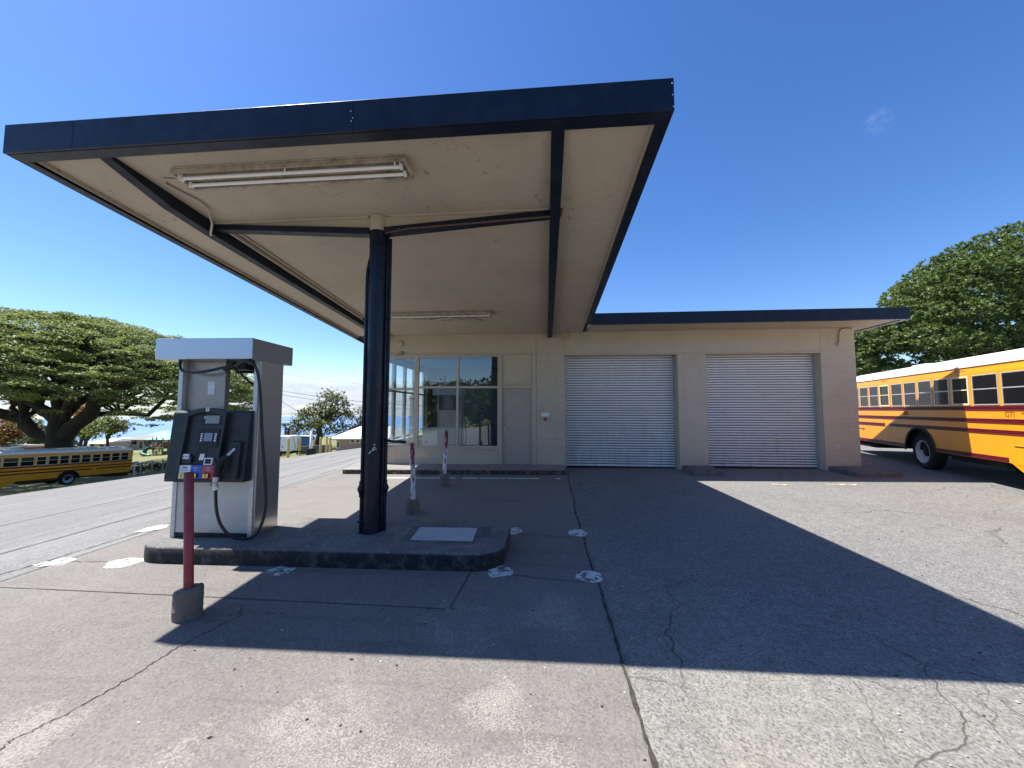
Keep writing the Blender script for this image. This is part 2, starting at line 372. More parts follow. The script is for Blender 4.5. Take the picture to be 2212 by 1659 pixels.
MT['glass'] = mat_glass()
MT['glassside'] = mat_glass('side_window_glass', .06, (.9, .94, .95))
MT['interior'] = plain('office_paint', (.15, .18, .20), .8, var=.05, scale=2)
MT['floor'] = plain('office_floor', (.10, .10, .10), .6, var=.1)
MT['sidetrim'] = plain('side_window_paint', (.66, .68, .66), .5, var=.05)
MT['tube'] = plain('lamp_glass', (.82, .82, .80), .3, var=.02)
MT['fixture'] = plain('dirty_fixture', (.42, .36, .28), .6, var=.2, scale=14, dirt=(.13, .10, .07), dirtfac=.8)
MT['rust'] = plain('rusty_pipe', (.11, .06, .04), .8, var=.4, scale=20)
MT['conduit'] = plain('painted_conduit', (.47, .40, .31), .55, var=.06)
MT['busyellow'] = plain('bus_yellow', (.86, .31, .009), .32, var=.035, scale=2, dirt=(.55, .27, .03), dirtfac=.25)
MT['busroof'] = plain('bus_roof_white', (.82, .82, .80), .4, var=.04, scale=2)
MT['maroon'] = plain('maroon_rail', (.125, .006, .014), .35, var=.1)
MT['busglass'] = plain('dark_bus_glass', (.006, .007, .009), .03, var=.1, spec=.45)
MT['alu'] = plain('aluminium', (.62, .62, .60), .35, .5, var=.05)
MT['tyre'] = plain('tyre', (.016, .016, .017), .85, var=.2, scale=15)
MT['rim'] = plain('white_rim', (.6, .6, .58), .5, var=.12, scale=8, dirt=(.2, .16, .12), dirtfac=.3)
MT['dark'] = plain('dark_chassis', (.015, .014, .013), .85, var=.3)
MT['busink'] = plain('maroon_ink', (.22, .05, .01), .5)
MT['taillight'] = plain('tail_red', (.4, .01, .01), .2)
MT['amber'] = plain('amber_lens', (.7, .22, .02), .25)
MT['bark'] = mat_bark()
MT['barkpale'] = mat_bark('pale_bark', (.16, .14, .12))
MT['leafpod'] = mat_leaf('monkeypod_leaf', (.16, .21, .06), (.27, .31, .105), None, .428)
MT['leafmango'] = mat_leaf('mango_leaf', (.085, .135, .038), (.165, .215, .066), (.21, .25, .085), .25, .4, .9, .3)
MT['leafolive'] = mat_leaf('olive_leaf', (.085, .105, .035), (.17, .18, .07), (.17, .14, .09), .25, .55, .85)
MT['leafbrown'] = mat_leaf('brownish_leaf', (.10, .085, .05), (.16, .14, .08), (.07, .09, .03), .25, .6, .7)
MT['leafred'] = mat_leaf('red_flowering_leaf', (.09, .10, .025), (.15, .14, .04), (.42, .10, .04), .25, .55, .62)
MT['leafhedge'] = mat_leaf('hedge_leaf', (.025, .05, .012), (.06, .09, .02), None, .2)
MT['postyellow'] = plain('post_yellow', (.62, .44, .16), .6, var=.08)
MT['pinkwall'] = plain('pink_wall', (.42, .30, .27), .7, var=.04)
MT['roofwhite'] = plain('white_roof', (.66, .63, .57), .6, var=.04)
MT['roofgrey'] = plain('grey_shingle', (.23, .215, .20), .8, var=.15, scale=2)
MT['creamwall'] = plain('cream_wall', (.62, .55, .42), .7, var=.04)
MT['winddark'] = plain('far_window', (.03, .035, .045), .2)
MT['brickred'] = plain('container_red', (.34, .10, .055), .7, var=.12)
MT['mint'] = plain('mint_sail', (.22, .55, .42), .7, var=.05)
MT['slidegreen'] = plain('slide_green', (.015, .11, .075), .3)
MT['timber'] = plain('bleached_timber', (.34, .28, .2), .8, var=.15)
MT['brownpl'] = plain('brown_plastic', (.10, .035, .03), .5)
MT['palepl'] = plain('tan_plastic', (.5, .44, .32), .5)
MT['orange'] = plain('orange_sign', (.62, .22, .09), .5)
MT['bluewall'] = plain('blue_tarp', (.08, .17, .33), .6, var=.2, scale=.8)
MT['galv'] = plain('galvanised', (.42, .43, .44), .5, .5)
MT['wire'] = plain('wire', (.05, .05, .055), .6)
MT['wood'] = plain('pole_wood', (.13, .10, .075), .9, var=.2)
MT['emred'] = plain('button_red', (.35, .02, .025), .35)
MT['hillgreen'] = mat_leaf('hill_leaf', (.022, .036, .012), (.05, .065, .02), None, .2, .6)

# ------------------------------------------------------------------ mesh builder
class MB:
    def __init__(s): s.v = []; s.f = []; s.m = []; s.sm = []; s.cur = 0; s.smooth = False; s.tf = None
    def add(s, vs, fs):
        o = len(s.v)
        if s.tf is not None: vs = [tuple(s.tf @ Vector(p)) for p in vs]
        s.v += [tuple(map(float, p)) for p in vs]
        for f in fs: s.f.append(tuple(i+o for i in f)); s.m.append(s.cur); s.sm.append(s.smooth)
        return s
    def box(s, x0, x1, y0, y1, z0, z1):
        return s.add([(x0, y0, z0), (x1, y0, z0), (x1, y1, z0), (x0, y1, z0), (x0, y0, z1), (x1, y0, z1), (x1, y1, z1), (x0, y1, z1)],
                     [(0, 3, 2, 1), (4, 5, 6, 7), (0, 1, 5, 4), (1, 2, 6, 5), (2, 3, 7, 6), (3, 0, 4, 7)])
    def hexa(s, p):   # 8 points: bottom 4 ccw, top 4 ccw
        return s.add(p, [(0, 3, 2, 1), (4, 5, 6, 7), (0, 1, 5, 4), (1, 2, 6, 5), (2, 3, 7, 6), (3, 0, 4, 7)])
    def tube(s, pts, rad, n=10, cap=True):
        pts = [Vector(p) for p in pts]; k = len(pts)
        if not hasattr(rad, '__len__'): rad = [rad]*k
        vs = []; up = None
        for i, p in enumerate(pts):
            d = (pts[min(i+1, k-1)]-pts[max(i-1, 0)]).normalized()
            if up is None:
                up = Vector((0, 0, 1)) if abs(d.z) < .9 else Vector((1, 0, 0))
            a = d.cross(up).normalized(); b = a.cross(d).normalized(); up = b
            for j in range(n):
                t = 2*math.pi*j/n; vs.append(p+(a*math.cos(t)+b*math.sin(t))*rad[i])
        fs = []
        for i in range(k-1):
            for j in range(n): fs.append((i*n+j, i*n+(j+1) % n, (i+1)*n+(j+1) % n, (i+1)*n+j))
        sm = s.smooth; s.smooth = True; s.add(vs, fs); s.smooth = sm
        if cap:
            s.add(vs[:n], [tuple(range(n))[::-1]]); s.add(vs[-n:], [tuple(range(n))])
        return s
    def cyl(s, p0, p1, r0, r1=None, n=20): return s.tube([p0, p1], [r0, r0 if r1 is None else r1], n)
    def prism(s, poly, z0, z1, ax='z'):   # poly in two axes, extruded along the third
        def P(a, b, c): return {'z': (a, b, c), 'y': (a, c, b), 'x': (c, a, b)}[ax]
        n = len(poly)
        s.add([P(a, b, z0) for a, b in poly]+[P(a, b, z1) for a, b in poly],
              [tuple(range(n))[::-1], tuple(range(n, 2*n))]+[(i, (i+1) % n, n+(i+1) % n, n+i) for i in range(n)])
        return s
    def lathe(s, prof, c=(0, 0, 0), ax='z', n=24):   # prof (r, h)
        vs = []
        for r, h in prof:
            for j in range(n):
                t = 2*math.pi*j/n; a, b = r*math.cos(t), r*math.sin(t)
                p = {'z': (a, b, h), 'y': (a, h, b), 'x': (h, a, b)}[ax]
                vs.append((p[0]+c[0], p[1]+c[1], p[2]+c[2]))
        fs = [(i*n+j, i*n+(j+1) % n, (i+1)*n+(j+1) % n, (i+1)*n+j) for i in range(len(prof)-1) for j in range(n)]
        sm = s.smooth; s.smooth = True; s.add(vs, fs); s.smooth = sm
        return s
    def disc(s, c, r, ax='y', n=20, d=0):
        pts = []
        for j in range(n):
            t = 2*math.pi*j/n; a, b = r*math.cos(t), r*math.sin(t)
            p = {'z': (a, b, 0), 'y': (a, 0, b), 'x': (0, a, b)}[ax]; pts.append((p[0]+c[0], p[1]+c[1], p[2]+c[2]))
        return s.add(pts, [tuple(range(n))])
    def sphere(s, c, r, n=12, sc=(1, 1, 1)):
        prof = [(max(1e-4, r*math.sin(math.pi*i/8)), -r*math.cos(math.pi*i/8)) for i in range(9)]
        o = len(s.v); s.lathe(prof, (0, 0, 0), 'z', n)
        for i in range(o, len(s.v)):
            p = s.v[i]; s.v[i] = (p[0]*sc[0]+c[0], p[1]*sc[1]+c[1], p[2]*sc[2]+c[2])
        return s
    def text(s, body, size, fn, ext=.002):
        """lettering; fn maps (x, y, depth) of the text plane to a point"""
        cu = bpy.data.curves.new('txt', 'FONT'); cu.body = body; cu.size = size; cu.extrude = ext; cu.align_x = 'CENTER'; cu.align_y = 'CENTER'; cu.resolution_u = 2
        ob = bpy.data.objects.new('txt', cu); COL.objects.link(ob)
        me = bpy.data.meshes.new_from_object(ob.evaluated_get(bpy.context.evaluated_depsgraph_get()))
        s.add([fn(*v.co) for v in me.vertices], [tuple(p.vertices) for p in me.polygons])
        bpy.data.objects.remove(ob); bpy.data.curves.remove(cu); bpy.data.meshes.remove(me)
        return s

ORG = {}
def obj(name, mb, mats, parent=None, org=None, bevel=0., kind=None, seg=2):
    """links a builder as ONE mesh object; vertices are given in the frame of the thing (or world minus its base)"""
    if not isinstance(mats, (list, tuple)): mats = [mats]
    if org is None: org = ORG.get(parent.name, (0, 0, 0)) if parent else (0, 0, 0)
    me = bpy.data.meshes.new(name)
    me.from_pydata([(p[0]-org[0], p[1]-org[1], p[2]-org[2]) for p in mb.v], [], mb.f)
    for k in mats: me.materials.append(MT[k] if isinstance(k, str) else k)
    me.polygons.foreach_set('material_index', mb.m); me.polygons.foreach_set('use_smooth', mb.sm); me.update()
    o = bpy.data.objects.new(name, me); COL.objects.link(o)
    if parent: o.parent = parent; ORG[o.name] = org
    else: o.location = org
    if bevel:
        b = o.modifiers.new('bevel', 'BEVEL'); b.width = bevel; b.segments = seg; b.limit_method = 'ANGLE'; b.angle_limit = R(40); b.harden_normals = False
    if kind: o['kind'] = kind
    return o
def tag(o, label, cat, group=None):
    o['label'] = label; o['category'] = cat
    if group: o['group'] = group
    return o
def thing(name, label, cat, loc=(0, 0, 0), group=None, rotz=0, local=False):
    o = bpy.data.objects.new(name, None); COL.objects.link(o); o.location = loc; o.rotation_euler = (0, 0, rotz); o.empty_display_size = .2
    ORG[o.name] = (0, 0, 0) if local else tuple(loc)
    return tag(o, label, cat, group)
def copy_tree(o, parent=None):
    c = o.copy(); COL.objects.link(c); c.parent = parent
    for ch in list(o.children): copy_tree(ch, c)
    return c

# ------------------------------------------------------------------ ground
def smax0(d): return d
def T(x, y):
    """terrain height: nearly level forecourt, hillside falling away to the left"""
    x = np.asarray(x, float); y = np.asarray(y, float)
    yy = np.clip(y, -12, 45)
    base = .0163*yy
    right = base+.0114*np.clip(x, -5.8, 60)
    d = np.clip(-(x+5.8), 0, 260)
    d1 = np.minimum(d, 33); d2 = np.clip(d-33, 0, 80); d3 = np.clip(d-113, 0, 200)
    fall = d1*(.11+.0013*np.clip(yy, -5, 30))+d2*.055+d3*.10
    far = np.clip(y-60, 0, 400)*.03
    far = far+np.clip(y-23, 0, 60)*.075*np.clip((x+30)/14, 0, 1)*np.clip((-x-3)/3, 0, 1)
    rise = np.clip(-28-y, 0, 120)*.13
    return right-fall-far+rise
def t1(x, y): return float(T(x, y))
def hit(u, v, mx=400):
    d = ray(u, v); d = d/np.linalg.norm(d); t = 2.
    while t < mx:
        p = CO+d*t
        if p[2] < t1(p[0], p[1]): return p
        t += .1
    return CO+d*mx
def sheet(name, xs, ys, dz, mat, inside=None, extra=()):
    xs = np.array(xs); ys = np.array(ys); X, Y = np.meshgrid(xs, ys); Z = T(X, Y)+dz
    mb = MB(); nx = len(xs)
    mb.v = [tuple(p) for p in np.stack([X.ravel(), Y.ravel(), Z.ravel()], 1).tolist()]
    for j in range(len(ys)-1):
        for i in range(nx-1):
            if inside and not inside((xs[i]+xs[i+1])/2, (ys[j]+ys[j+1])/2): continue
            mb.f.append((j*nx+i, j*nx+i+1, (j+1)*nx+i+1, (j+1)*nx+i)); mb.m.append(0); mb.sm.append(True)
    return mb
def lin(a, b, n): return list(np.linspace(a, b, n))
XL, XJ = -5.76, .545                      # asphalt edge on the left, joint to the yard on the right
gx = lin(-420, -80, 18)+lin(-75, -6.4, 70)+[-5.8]+lin(-4, 30, 16)+lin(40, 300, 14); gy = lin(-300, -30, 14)+lin(-25, 60, 60)+lin(66, 420, 24)
g = sheet('ground', gx, gy, -.06, 'grass'); go = obj('ground', g, 'grass', kind='structure')
go['label'] = 'dry grassy hillside falling away to the left behind the road'
# concrete apron, with its cracks and joints in the same mesh
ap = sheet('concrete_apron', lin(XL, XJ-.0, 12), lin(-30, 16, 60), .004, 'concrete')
def strip(mb, pts, w, dz, mi, jit=.0, sub=14):
    """thin ragged strip on the ground along a polyline"""
    P = []
    for a, b in zip(pts[:-1], pts[1:]):
        for k in range(sub): P.append((a[0]+(b[0]-a[0])*k/sub, a[1]+(b[1]-a[1])*k/sub))
    P.append(pts[-1]); P = np.array(P, float)
    dirs = np.gradient(P, axis=0); nrm = np.stack([-dirs[:, 1], dirs[:, 0]], 1); nrm /= np.linalg.norm(nrm, axis=1)[:, None]+1e-9
    off = np.cumsum(rng.normal(0, jit, len(P))); off -= np.linspace(off[0], off[-1], len(P)); off += rng.normal(0, jit*.8, len(P))
    P = P+nrm*off[:, None]
    ww = w*rng.uniform(.4, 1.3, len(P))
    A = P+nrm*ww[:, None]/2; B = P-nrm*ww[:, None]/2
    vs = [(x, y, t1(x, y)+dz) for x, y in A]+[(x, y, t1(x, y)+dz) for x, y in B]; n = len(P)
    mb.cur = mi; mb.add(vs, [(i, n+i, n+i+1, i+1) for i in range(n-1)]); mb.cur = 0
def G(u, v):
    d = ray(u, v); t = (0-CAMH)/(d[2]-.0114*d[0]-.0163*d[1]); p = CO+d*t; return (p[0], p[1])
strip(ap, [G(-40, 1650), G(20, 1605), G(90, 1557), G(200, 1497), G(300, 1447), G(380, 1397), G(440, 1368), G(510, 1337), G(522, 1308)], .010, .0075, 1, .008)
strip(ap, [(XL, 3.62), (-3.0, 3.56), (-.9, 3.50)], .012, .0075, 1, .001)      # sawn joints
strip(ap, [(-.82, 4.25), (-.86, 3.5)], .012, .0075, 1, .001)
strip(ap, [(-5.7, 4.25), (-4.9, 4.3)], .010, .0075, 1, .004)
strip(ap, [(-.44, 4.22), (.0, 4.12), (.4, 4.08)], .010, .0075, 1, .006)
strip(ap, [(-.44, 5.5), (.35, 5.42)], .012, .0075, 1, .003)
strip(ap, [G(815, 1090), G(775, 1000+72), G(800, 1050)], .012, .0075, 1, .01)
strip(ap, [G(785, 1045), G(793, 1063), G(780, 1082)], .012, .0075, 1, .01)
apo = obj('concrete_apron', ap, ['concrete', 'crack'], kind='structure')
apo['label'] = 'stained reddish concrete apron around the pump island'
def blob(mb, x, y, rx, ry, dz=.0085, n=40, j=.07):
    vs = [(x, y, t1(x, y)+dz)]
    for k in range(n):
        t = 2*math.pi*k/n; q = 1+random.uniform(-j, j)+.06*math.sin(3*t+x*9)+.05*math.sin(5*t+y*7); a, b = x+rx*q*math.cos(t), y+ry*q*math.sin(t); vs.append((a, b, t1(a, b)+dz))
    mb.add(vs, [(0, 1+k, 1+(k+1) % n) for k in range(n)])
DISCS = [(118, 1215, .22, .13, 'disc'), (268, 1217, .19, .15, 'disc'), (330, 1140, .22, .17, 'disc'), (607, 1234, .15, .14, 'disclight'),
         (1080, 1236, .14, .14, 'disc'), (1274, 1247, .135, .14, 'disc'), (1248, 1152, .13, .15, 'disc'), (1112, 1148, .10, .15, 'disc')]
for u, v, rx, ry, k in DISCS:
    x, y = G(u, v); mb = MB(); blob(mb, x, y, rx, ry)
    obj('painted_mark', mb, k, apo, org=(0, 0, 0))
mb = MB()
for x0, x1 in ((-4.4, -2.22), (-2.05, -1.66), (-1.62, -.98), (-.94, -.15), (.25, .35)):
    n = 10
    for i in range(n):
        a, b = x0+(x1-x0)*i/n, x0+(x1-x0)*(i+1)/n; y0 = 9.44
        mb.add([(a, y0, t1(a, y0)+.008), (b, y0, t1(b, y0)+.008), (b, y0+.10, t1(b, y0)+.0095), (a, y0+.10, t1(a, y0)+.0095)], [(0, 1, 2, 3)])
obj('painted_line', mb, 'line', apo, org=(0, 0, 0))
# asphalt yard to the right
ya = sheet('asphalt_yard', lin(XJ-.03, 44, 30), lin(-30, 40, 70), .0, 'yard')
yo = obj('asphalt_yard', ya, 'yard', kind='structure'); yo['label'] = 'cracked grey asphalt yard in front of the garage doors'
mb = MB()
for u0, u1, v in ((1668, 1702, 1047), (1782, 1862, 1047)):
    a, b = G(u0, v), G(u1, v); y0 = a[1]-.09
    n = 8
    for i in range(n):
        p, q = a[0]+(b[0]-a[0])*i/n, a[0]+(b[0]-a[0])*(i+1)/n
        mb.add([(p, y0, t1(p, y0)+.008), (q, y0, t1(q, y0)+.008), (q, y0+.15, t1(q, y0)+.0105), (p, y0+.15, t1(p, y0)+.0105)], [(0, 1, 2, 3)])
obj('painted_line', mb, 'lineyellow', yo, org=(0, 0, 0))
# dirt filled joint between them
jt = MB(); strip(jt, [(XJ, -6), (XJ, 2), (XJ-.01, 6), (XJ, 9.9)], .026, .008, 0, .003, 90)
jo = obj('expansion_joint', jt, 'soil', kind='structure'); jo['label'] = 'dirt and moss filled joint between concrete and asphalt'
# road
edge = [(-42, -30), (-34, 0), (-31.0, 18.0), (-30.6, 22.4), (-26.7, 23.1), (-23.8, 22.9), (-14.1, 20.5), (-10.7, 21.4), (-4.5, 24), (XL, 24)]
def in_poly(x, y, P):
    c = False; n = len(P)
    for i in range(n):
        (x1, y1), (x2, y2) = P[i], P[i-1]
        if (y1 > y) != (y2 > y) and x < (x2-x1)*(y-y1)/(y2-y1)+x1: c = not c
    return c
road_poly = edge[:-1]+[(-5.0, 24), (-5.0, -30)]
rx = sorted(set(lin(-42, -5.79, 150))); rd = sheet('road', rx, lin(-30, 25, 150), .0, 'road', lambda x, y: in_poly(x, y, road_poly) and x < XL)
strip(rd, [(-7.9, -2), (-7.55, 4.9), (-7.5, 7.3), (-7.2, 12), (-6.6, 20)], .04, .006, 1, .006, 20); strip(rd, [(-6.3, 0), (-6.12, 4), (-6.02, 5), (-5.97, 9), (-6.3, 14)], .03, .006, 1, .006, 20); strip(rd, [(-11.5, 2), (-11.2, 9), (-10.6, 21)], .05, .006, 1, .008, 20)
obj('road', rd, ['road', 'tar'], kind='structure')['label'] = 'weathered grey asphalt drive sloping down to the left'
mb = MB()   # behind the step, between road and building
mb = sheet('side_yard', lin(XL, 44, 30), lin(16, 40, 20), .0, 'road', lambda x, y: not (x > XJ))
obj('side_yard', mb, 'road', kind='structure')
# loose grit and bits of litter
mb = MB()
for _ in range(420):
    y = 1.4+8.2*rng.uniform()**1.6; x = rng.uniform(-5.5, 9.5)*(.35+y*.09); r_ = rng.uniform(.004, .011); z = t1(x, y)+.006
    a = rng.uniform(0, 6.28); ca, sa = math.cos(a)*r_*rng.uniform(1, 2), math.sin(a)*r_
    mb.cur = int(rng.uniform() < .55); h = r_*.8
    mb.add([(x-ca, y-sa, z), (x+sa, y-ca*.6, z), (x+ca, y+sa, z), (x-sa, y+ca*.6, z), (x, y, z+h)], [(0, 1, 4), (1, 2, 4), (2, 3, 4), (3, 0, 4)])
MT['grit'] = plain('pale_grit', (.42, .40, .36), .9, var=.3); MT['gritdark'] = plain('dark_grit', (.04, .035, .03), .9, var=.3)
lo_ = obj('loose_grit', mb, ['grit', 'gritdark'], kind='stuff'); lo_['label'] = 'scattered grit and litter specks on the forecourt paving'; lo_['category'] = 'grit'
# sea
mb = MB(); n = 48; sr = 9000
mb.add([(0, 0, -150)]+[(sr*math.cos(2*math.pi*k/n), sr*math.sin(2*math.pi*k/n), -150) for k in range(n)], [(0, 1+k, 1+(k+1) % n) for k in range(n)])
MT['sea'] = plain('sea_water', (.13, .235, .40), .5, var=.08, scale=.002)  # distance haze mixed into the water colour, hence the pale blue
obj('sea', mb, 'sea', kind='structure')

# ------------------------------------------------------------------ station building
WY = 10.8                                       # face of the front wall
BB = (1.5, WY, 0.)
bd = thing('station_building', 'beige concrete block service station with two roller doors and a glazed office', 'building', BB)
WT = .22
mb = MB(); mb.box(-.262, .534, WY, WY+.45, -.3, 3.99); obj('block_pier', mb, 'block', bd, bevel=.006)
mb = MB(); mb.box(3.585, 4.325, WY, WY+.45, -.3, 3.345); obj('block_pier', mb, 'block', bd, bevel=.006)
mb = MB(); mb.box(7.254, 8.11, WY, WY+.45, -.3, 3.99); obj('block_pier', mb, 'block', bd, bevel=.006)
mb = MB(); mb.box(7.89, 8.11, WY+.45, 18, -.3, 3.99); obj('side_wall', mb, 'block', bd, bevel=.006)
mb = MB(); mb.box(-4.95, 7.89, 17.8, 18, -.8, 3.99); obj('rear_wall', mb, 'block', bd, bevel=.006)
mb = MB(); mb.box(-4.95, -1.295, WY+.03, WY+.2, -.5, .70); obj('low_wall', mb, 'block', bd, bevel=.006)
mb = MB(); mb.box(-4.95, -4.75, WY+.2, 15.2, -.8, .70); obj('side_wall', mb, 'block', bd, bevel=.006)
mb = MB(); mb.box(-4.95, -4.75, 15.2, 17.8, -.8, 3.99); obj('side_wall', mb, 'block', bd, bevel=.006)
mb = MB(); mb.box(-.262, -.06, WY+.45, 17.8, -.3, 3.99); obj('partition_wall', mb, 'block', bd, bevel=.006)
mb = MB(); mb.box(-4.95, -.264, WY+.01, WY+.2, 3.425, 3.99); obj('wall_board', mb, 'smooth', bd, bevel=.004)
mb = MB(); mb.box(.536, 7.252, WY+.004, WY+.2, 3.375, 3.99); obj('wall_board', mb, 'smooth', bd, bevel=.004)
mb = MB(); mb.box(-4.95, -4.77, WY+.2, 15.2, 3.425, 3.99); obj('wall_board', mb, 'smooth', bd, bevel=.004)
mb = MB(); mb.box(-1.228, -.371, WY+.03, WY+.12, 2.53, 3.385); obj('wall_board', mb, 'smooth', bd, bevel=.004)
mb = MB(); mb.box(.536, 7.252, WY-.012, WY+.21, 3.335, 3.372); obj('garage_ledge', mb, 'trim', bd, bevel=.004)
mb = MB(); mb.box(-4.98, -.262, WY-.015, WY+.19, 3.385, 3.423); obj('window_head', mb, 'trim', bd, bevel=.004)
mb = MB(); mb.box(-1.298, -1.230, WY-.02, WY+.14, .285, 3.384); obj('door_post', mb, 'trim', bd, bevel=.004)
mb = MB(); mb.box(-.369, -.264, WY-.02, WY+.14, .285, 3.384); obj('door_post', mb, 'trim', bd, bevel=.004)
mb = MB(); mb.box(-1.229, -.370, WY-.035, WY+.13, 2.485, 2.525); obj('transom_bar', mb, 'trim', bd, bevel=.004)
mb = MB(); mb.box(-1.229, -.370, WY-.005, WY+.12, 2.425, 2.484); obj('door_head', mb, 'trim', bd, bevel=.004)
mb = MB(); mb.box(-1.229, -1.205, WY+.0, WY+.12, .285, 2.424); obj('door_jamb', mb, 'trim', bd, bevel=.004)
mb = MB(); mb.box(-.394, -.370, WY+.0, WY+.12, .285, 2.424); obj('door_jamb', mb, 'trim', bd, bevel=.004)
mb = MB(); mb.box(-4.98, -1.299, WY-.015, WY+.2, .702, .748); obj('window_sill', mb, 'trim', bd, bevel=.004)
dr = MB(); dr.box(-1.204, -.395, WY+.045, WY+.09, .30, 2.423)
do = obj('office_door', dr, 'door', bd, bevel=.003)
k = MB(); k.lathe([(.001, -.03), (.028, -.03), (.034, -.012), (.034, .0)], (-1.145, WY+.044, 1.285), 'y'); k.box(-1.165, -1.125, WY+.036, WY+.0445, 1.24, 1.33)
obj('door_lock', k, 'silver', do, org=BB)
k = MB(); k.box(-1.158, -1.132, WY+.02, WY+.0445, 1.38, 1.53); obj('door_pull', k, 'door', do, org=BB, bevel=.006)
# office windows
def window(x0, x1, z0, zr, z1, y=WY, ax='x', wt=.05, mull=(), tm='trim', gm='glass'):
    """frame with a rail at zr and posts at mull; panes are its children"""
    f = MB(); d0, d1 = y+.02, y+.10
    def bx(a, b, c, e, p0=d0, p1=d1):
        if ax == 'x': f.box(a, b, p0, p1, c, e)
        else: f.box(p0, p1, a, b, c, e)
    bx(x0, x0+wt, z0, z1); bx(x1-wt, x1, z0, z1)
    bx(x0+wt, x1-wt, z0, z0+wt); bx(x0+wt, x1-wt, z1-wt, z1)
    xs = [x0+wt]
    for m in mull: bx(m-wt*.6, m+wt*.6, z0+wt, z1-wt, d0-.01, d1); xs += [m-wt*.6, m+wt*.6]
    xs.append(x1-wt)
    for a, b in zip(xs[::2], xs[1::2]): bx(a, b, zr-.03, zr+.03, d0-.012 if ax == 'x' else d0, d1)
    w = obj('window', f, tm, bd, bevel=.004)
    for a, b in zip(xs[::2], xs[1::2]):
        for c, e in ((z0+wt, zr-.03), (zr+.03, z1-wt)):
            p = MB(); q = y+.055
            if ax == 'x': p.add([(a, q, c), (b, q, c), (b, q, e), (a, q, e)], [(0, 1, 2, 3)])
            else: p.add([(q, a, c), (q, b, c), (q, b, e), (q, a, e)], [(0, 1, 2, 3)])
            obj('window_pane', p, gm, w, org=BB)
    return w
window(-3.70, -1.299, .75, 2.46, 3.384, mull=(-2.50,), wt=.055)
window(-4.98, -3.701, .75, 2.41, 3.384, wt=.07)
window(WY+.201, 15.2, .70, 2.41, 3.424, y=-4.95, ax='y', mull=(12.1, 13.05, 14.0), wt=.14, tm='sidetrim', gm='glassside')
# office inside
mb = MB(); mb.box(-4.75, -.262, WY+.2, 15.9, .30, .315); obj('office_floor', mb, 'floor', bd)
mb = MB(); mb.box(-4.75, -.262, WY+.2, 15.9, 3.5, 3.52); mb.box(-4.75, -.262, 15.9, 16.0, .3, 3.5); mb.box(-.272, -.2625, WY+.2, 15.9, .315, 3.5); obj('office_lining', mb, 'interior', bd)
# roller doors
def roller(x0, x1):
    p = MB(); y = WY+.30; zb = t1((x0+x1)/2, y)+.055; n = 44; h = (3.36-zb)/n
    prof = []
    for i in range(n):
        z = zb+i*h
        q_ = random.uniform(-.0015, .0015); prof += [(y-.006+q_, z), (y-.016+q_, z+h*.10), (y-.024+q_, z+h*.28), (y-.025+q_, z+h*.46), (y-.018+q_, z+h*.70), (y+.022, z+h*.76), (y+.022, z+h*.99)]
    vs = [(x0, a, b) for a, b in prof]+[(x1, a, b) for a, b in prof]; m = len(prof)
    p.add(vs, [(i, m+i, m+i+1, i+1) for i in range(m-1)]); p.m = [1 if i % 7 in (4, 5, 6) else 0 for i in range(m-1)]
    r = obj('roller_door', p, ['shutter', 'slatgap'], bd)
    for xa, xb in ((x0+.0015, x0+.045), (x1-.045, x1-.0015)):
        q = MB(); q.box(xa, xb, y-.045, y-.028, zb-.04, 3.33); obj('guide_rail', q, 'galv', r, org=BB)
    q = MB(); q.box(x0, x1, y-.012, y+.02, zb-.045, zb-.002); obj('rubber_seal', q, 'rubber', r, org=BB)
    q = MB(); q.box(x0+.002, x1-.002, y-.02, y+.03, zb, zb+.03); obj('bottom_bar', q, 'shutter', r, org=BB)
    q = MB(); q.box(x0, x1, y+.1, y+.3, zb-.3, 3.9); obj('door_backing', q, 'dark', r, org=BB)
roller(.536, 3.583); roller(4.327, 7.252)
# roof and eaves
FZ, FH, SL, FY, RY = 4.476, .305, .0781, 3.36, 9.77
mb = MB()
mb.box(1.17, 8.55, RY+.1, WY-.0, 3.995, 4.05); mb.box(8.112, 8.5, WY, 18.3, 3.995, 4.05); mb.box(-5.5, -4.952, WY+.3, 18.3, 3.995, 4.05); mb.box(-4.95, 8.11, WY, 18.3, 3.992, 4.06)
obj('eave_soffit', mb, 'soffit', bd)
mb = MB(); mb.box(-5.55, 8.58, WY+.3, 18.35, 4.062, 4.24); mb.box(1.2, 8.58, RY+.05, WY+.3, 4.06, 4.235); obj('roof_deck', mb, 'dark', bd)
mb = MB(); mb.box(1.153, 5.40, RY, RY+.028, 3.975, 4.262); obj('fascia', mb, 'navy', bd, bevel=.003)
mb = MB(); mb.box(5.402, 8.602, RY, RY+.028, 3.975, 4.262); obj('fascia', mb, 'navy', bd, bevel=.003)
mb = MB(); mb.box(8.574, 8.602, RY+.03, 18.35, 3.975, 4.262); obj('fascia', mb, 'navy', bd, bevel=.003)
mb = MB(); mb.box(-5.6, -5.572, WY+.6, 18.35, 3.975, 4.262); obj('fascia', mb, 'navy', bd, bevel=.003)
mb = MB(); mb.box(1.2, 8.55, RY+.03, RY+.09, 3.975, 3.994); obj('fascia', mb, 'navy', bd, bevel=.003)
mb = MB(); mb.box(8.49, 8.572, RY+.1, 18.3, 3.975, 3.994); obj('fascia', mb, 'navy', bd, bevel=.003)
mb = MB(); mb.box(8.604, 8.612, RY, 18.35, 3.972, 3.985); obj('drip_edge', mb, 'white', bd)  # white colour stands in for the sunlit reflection along this edge
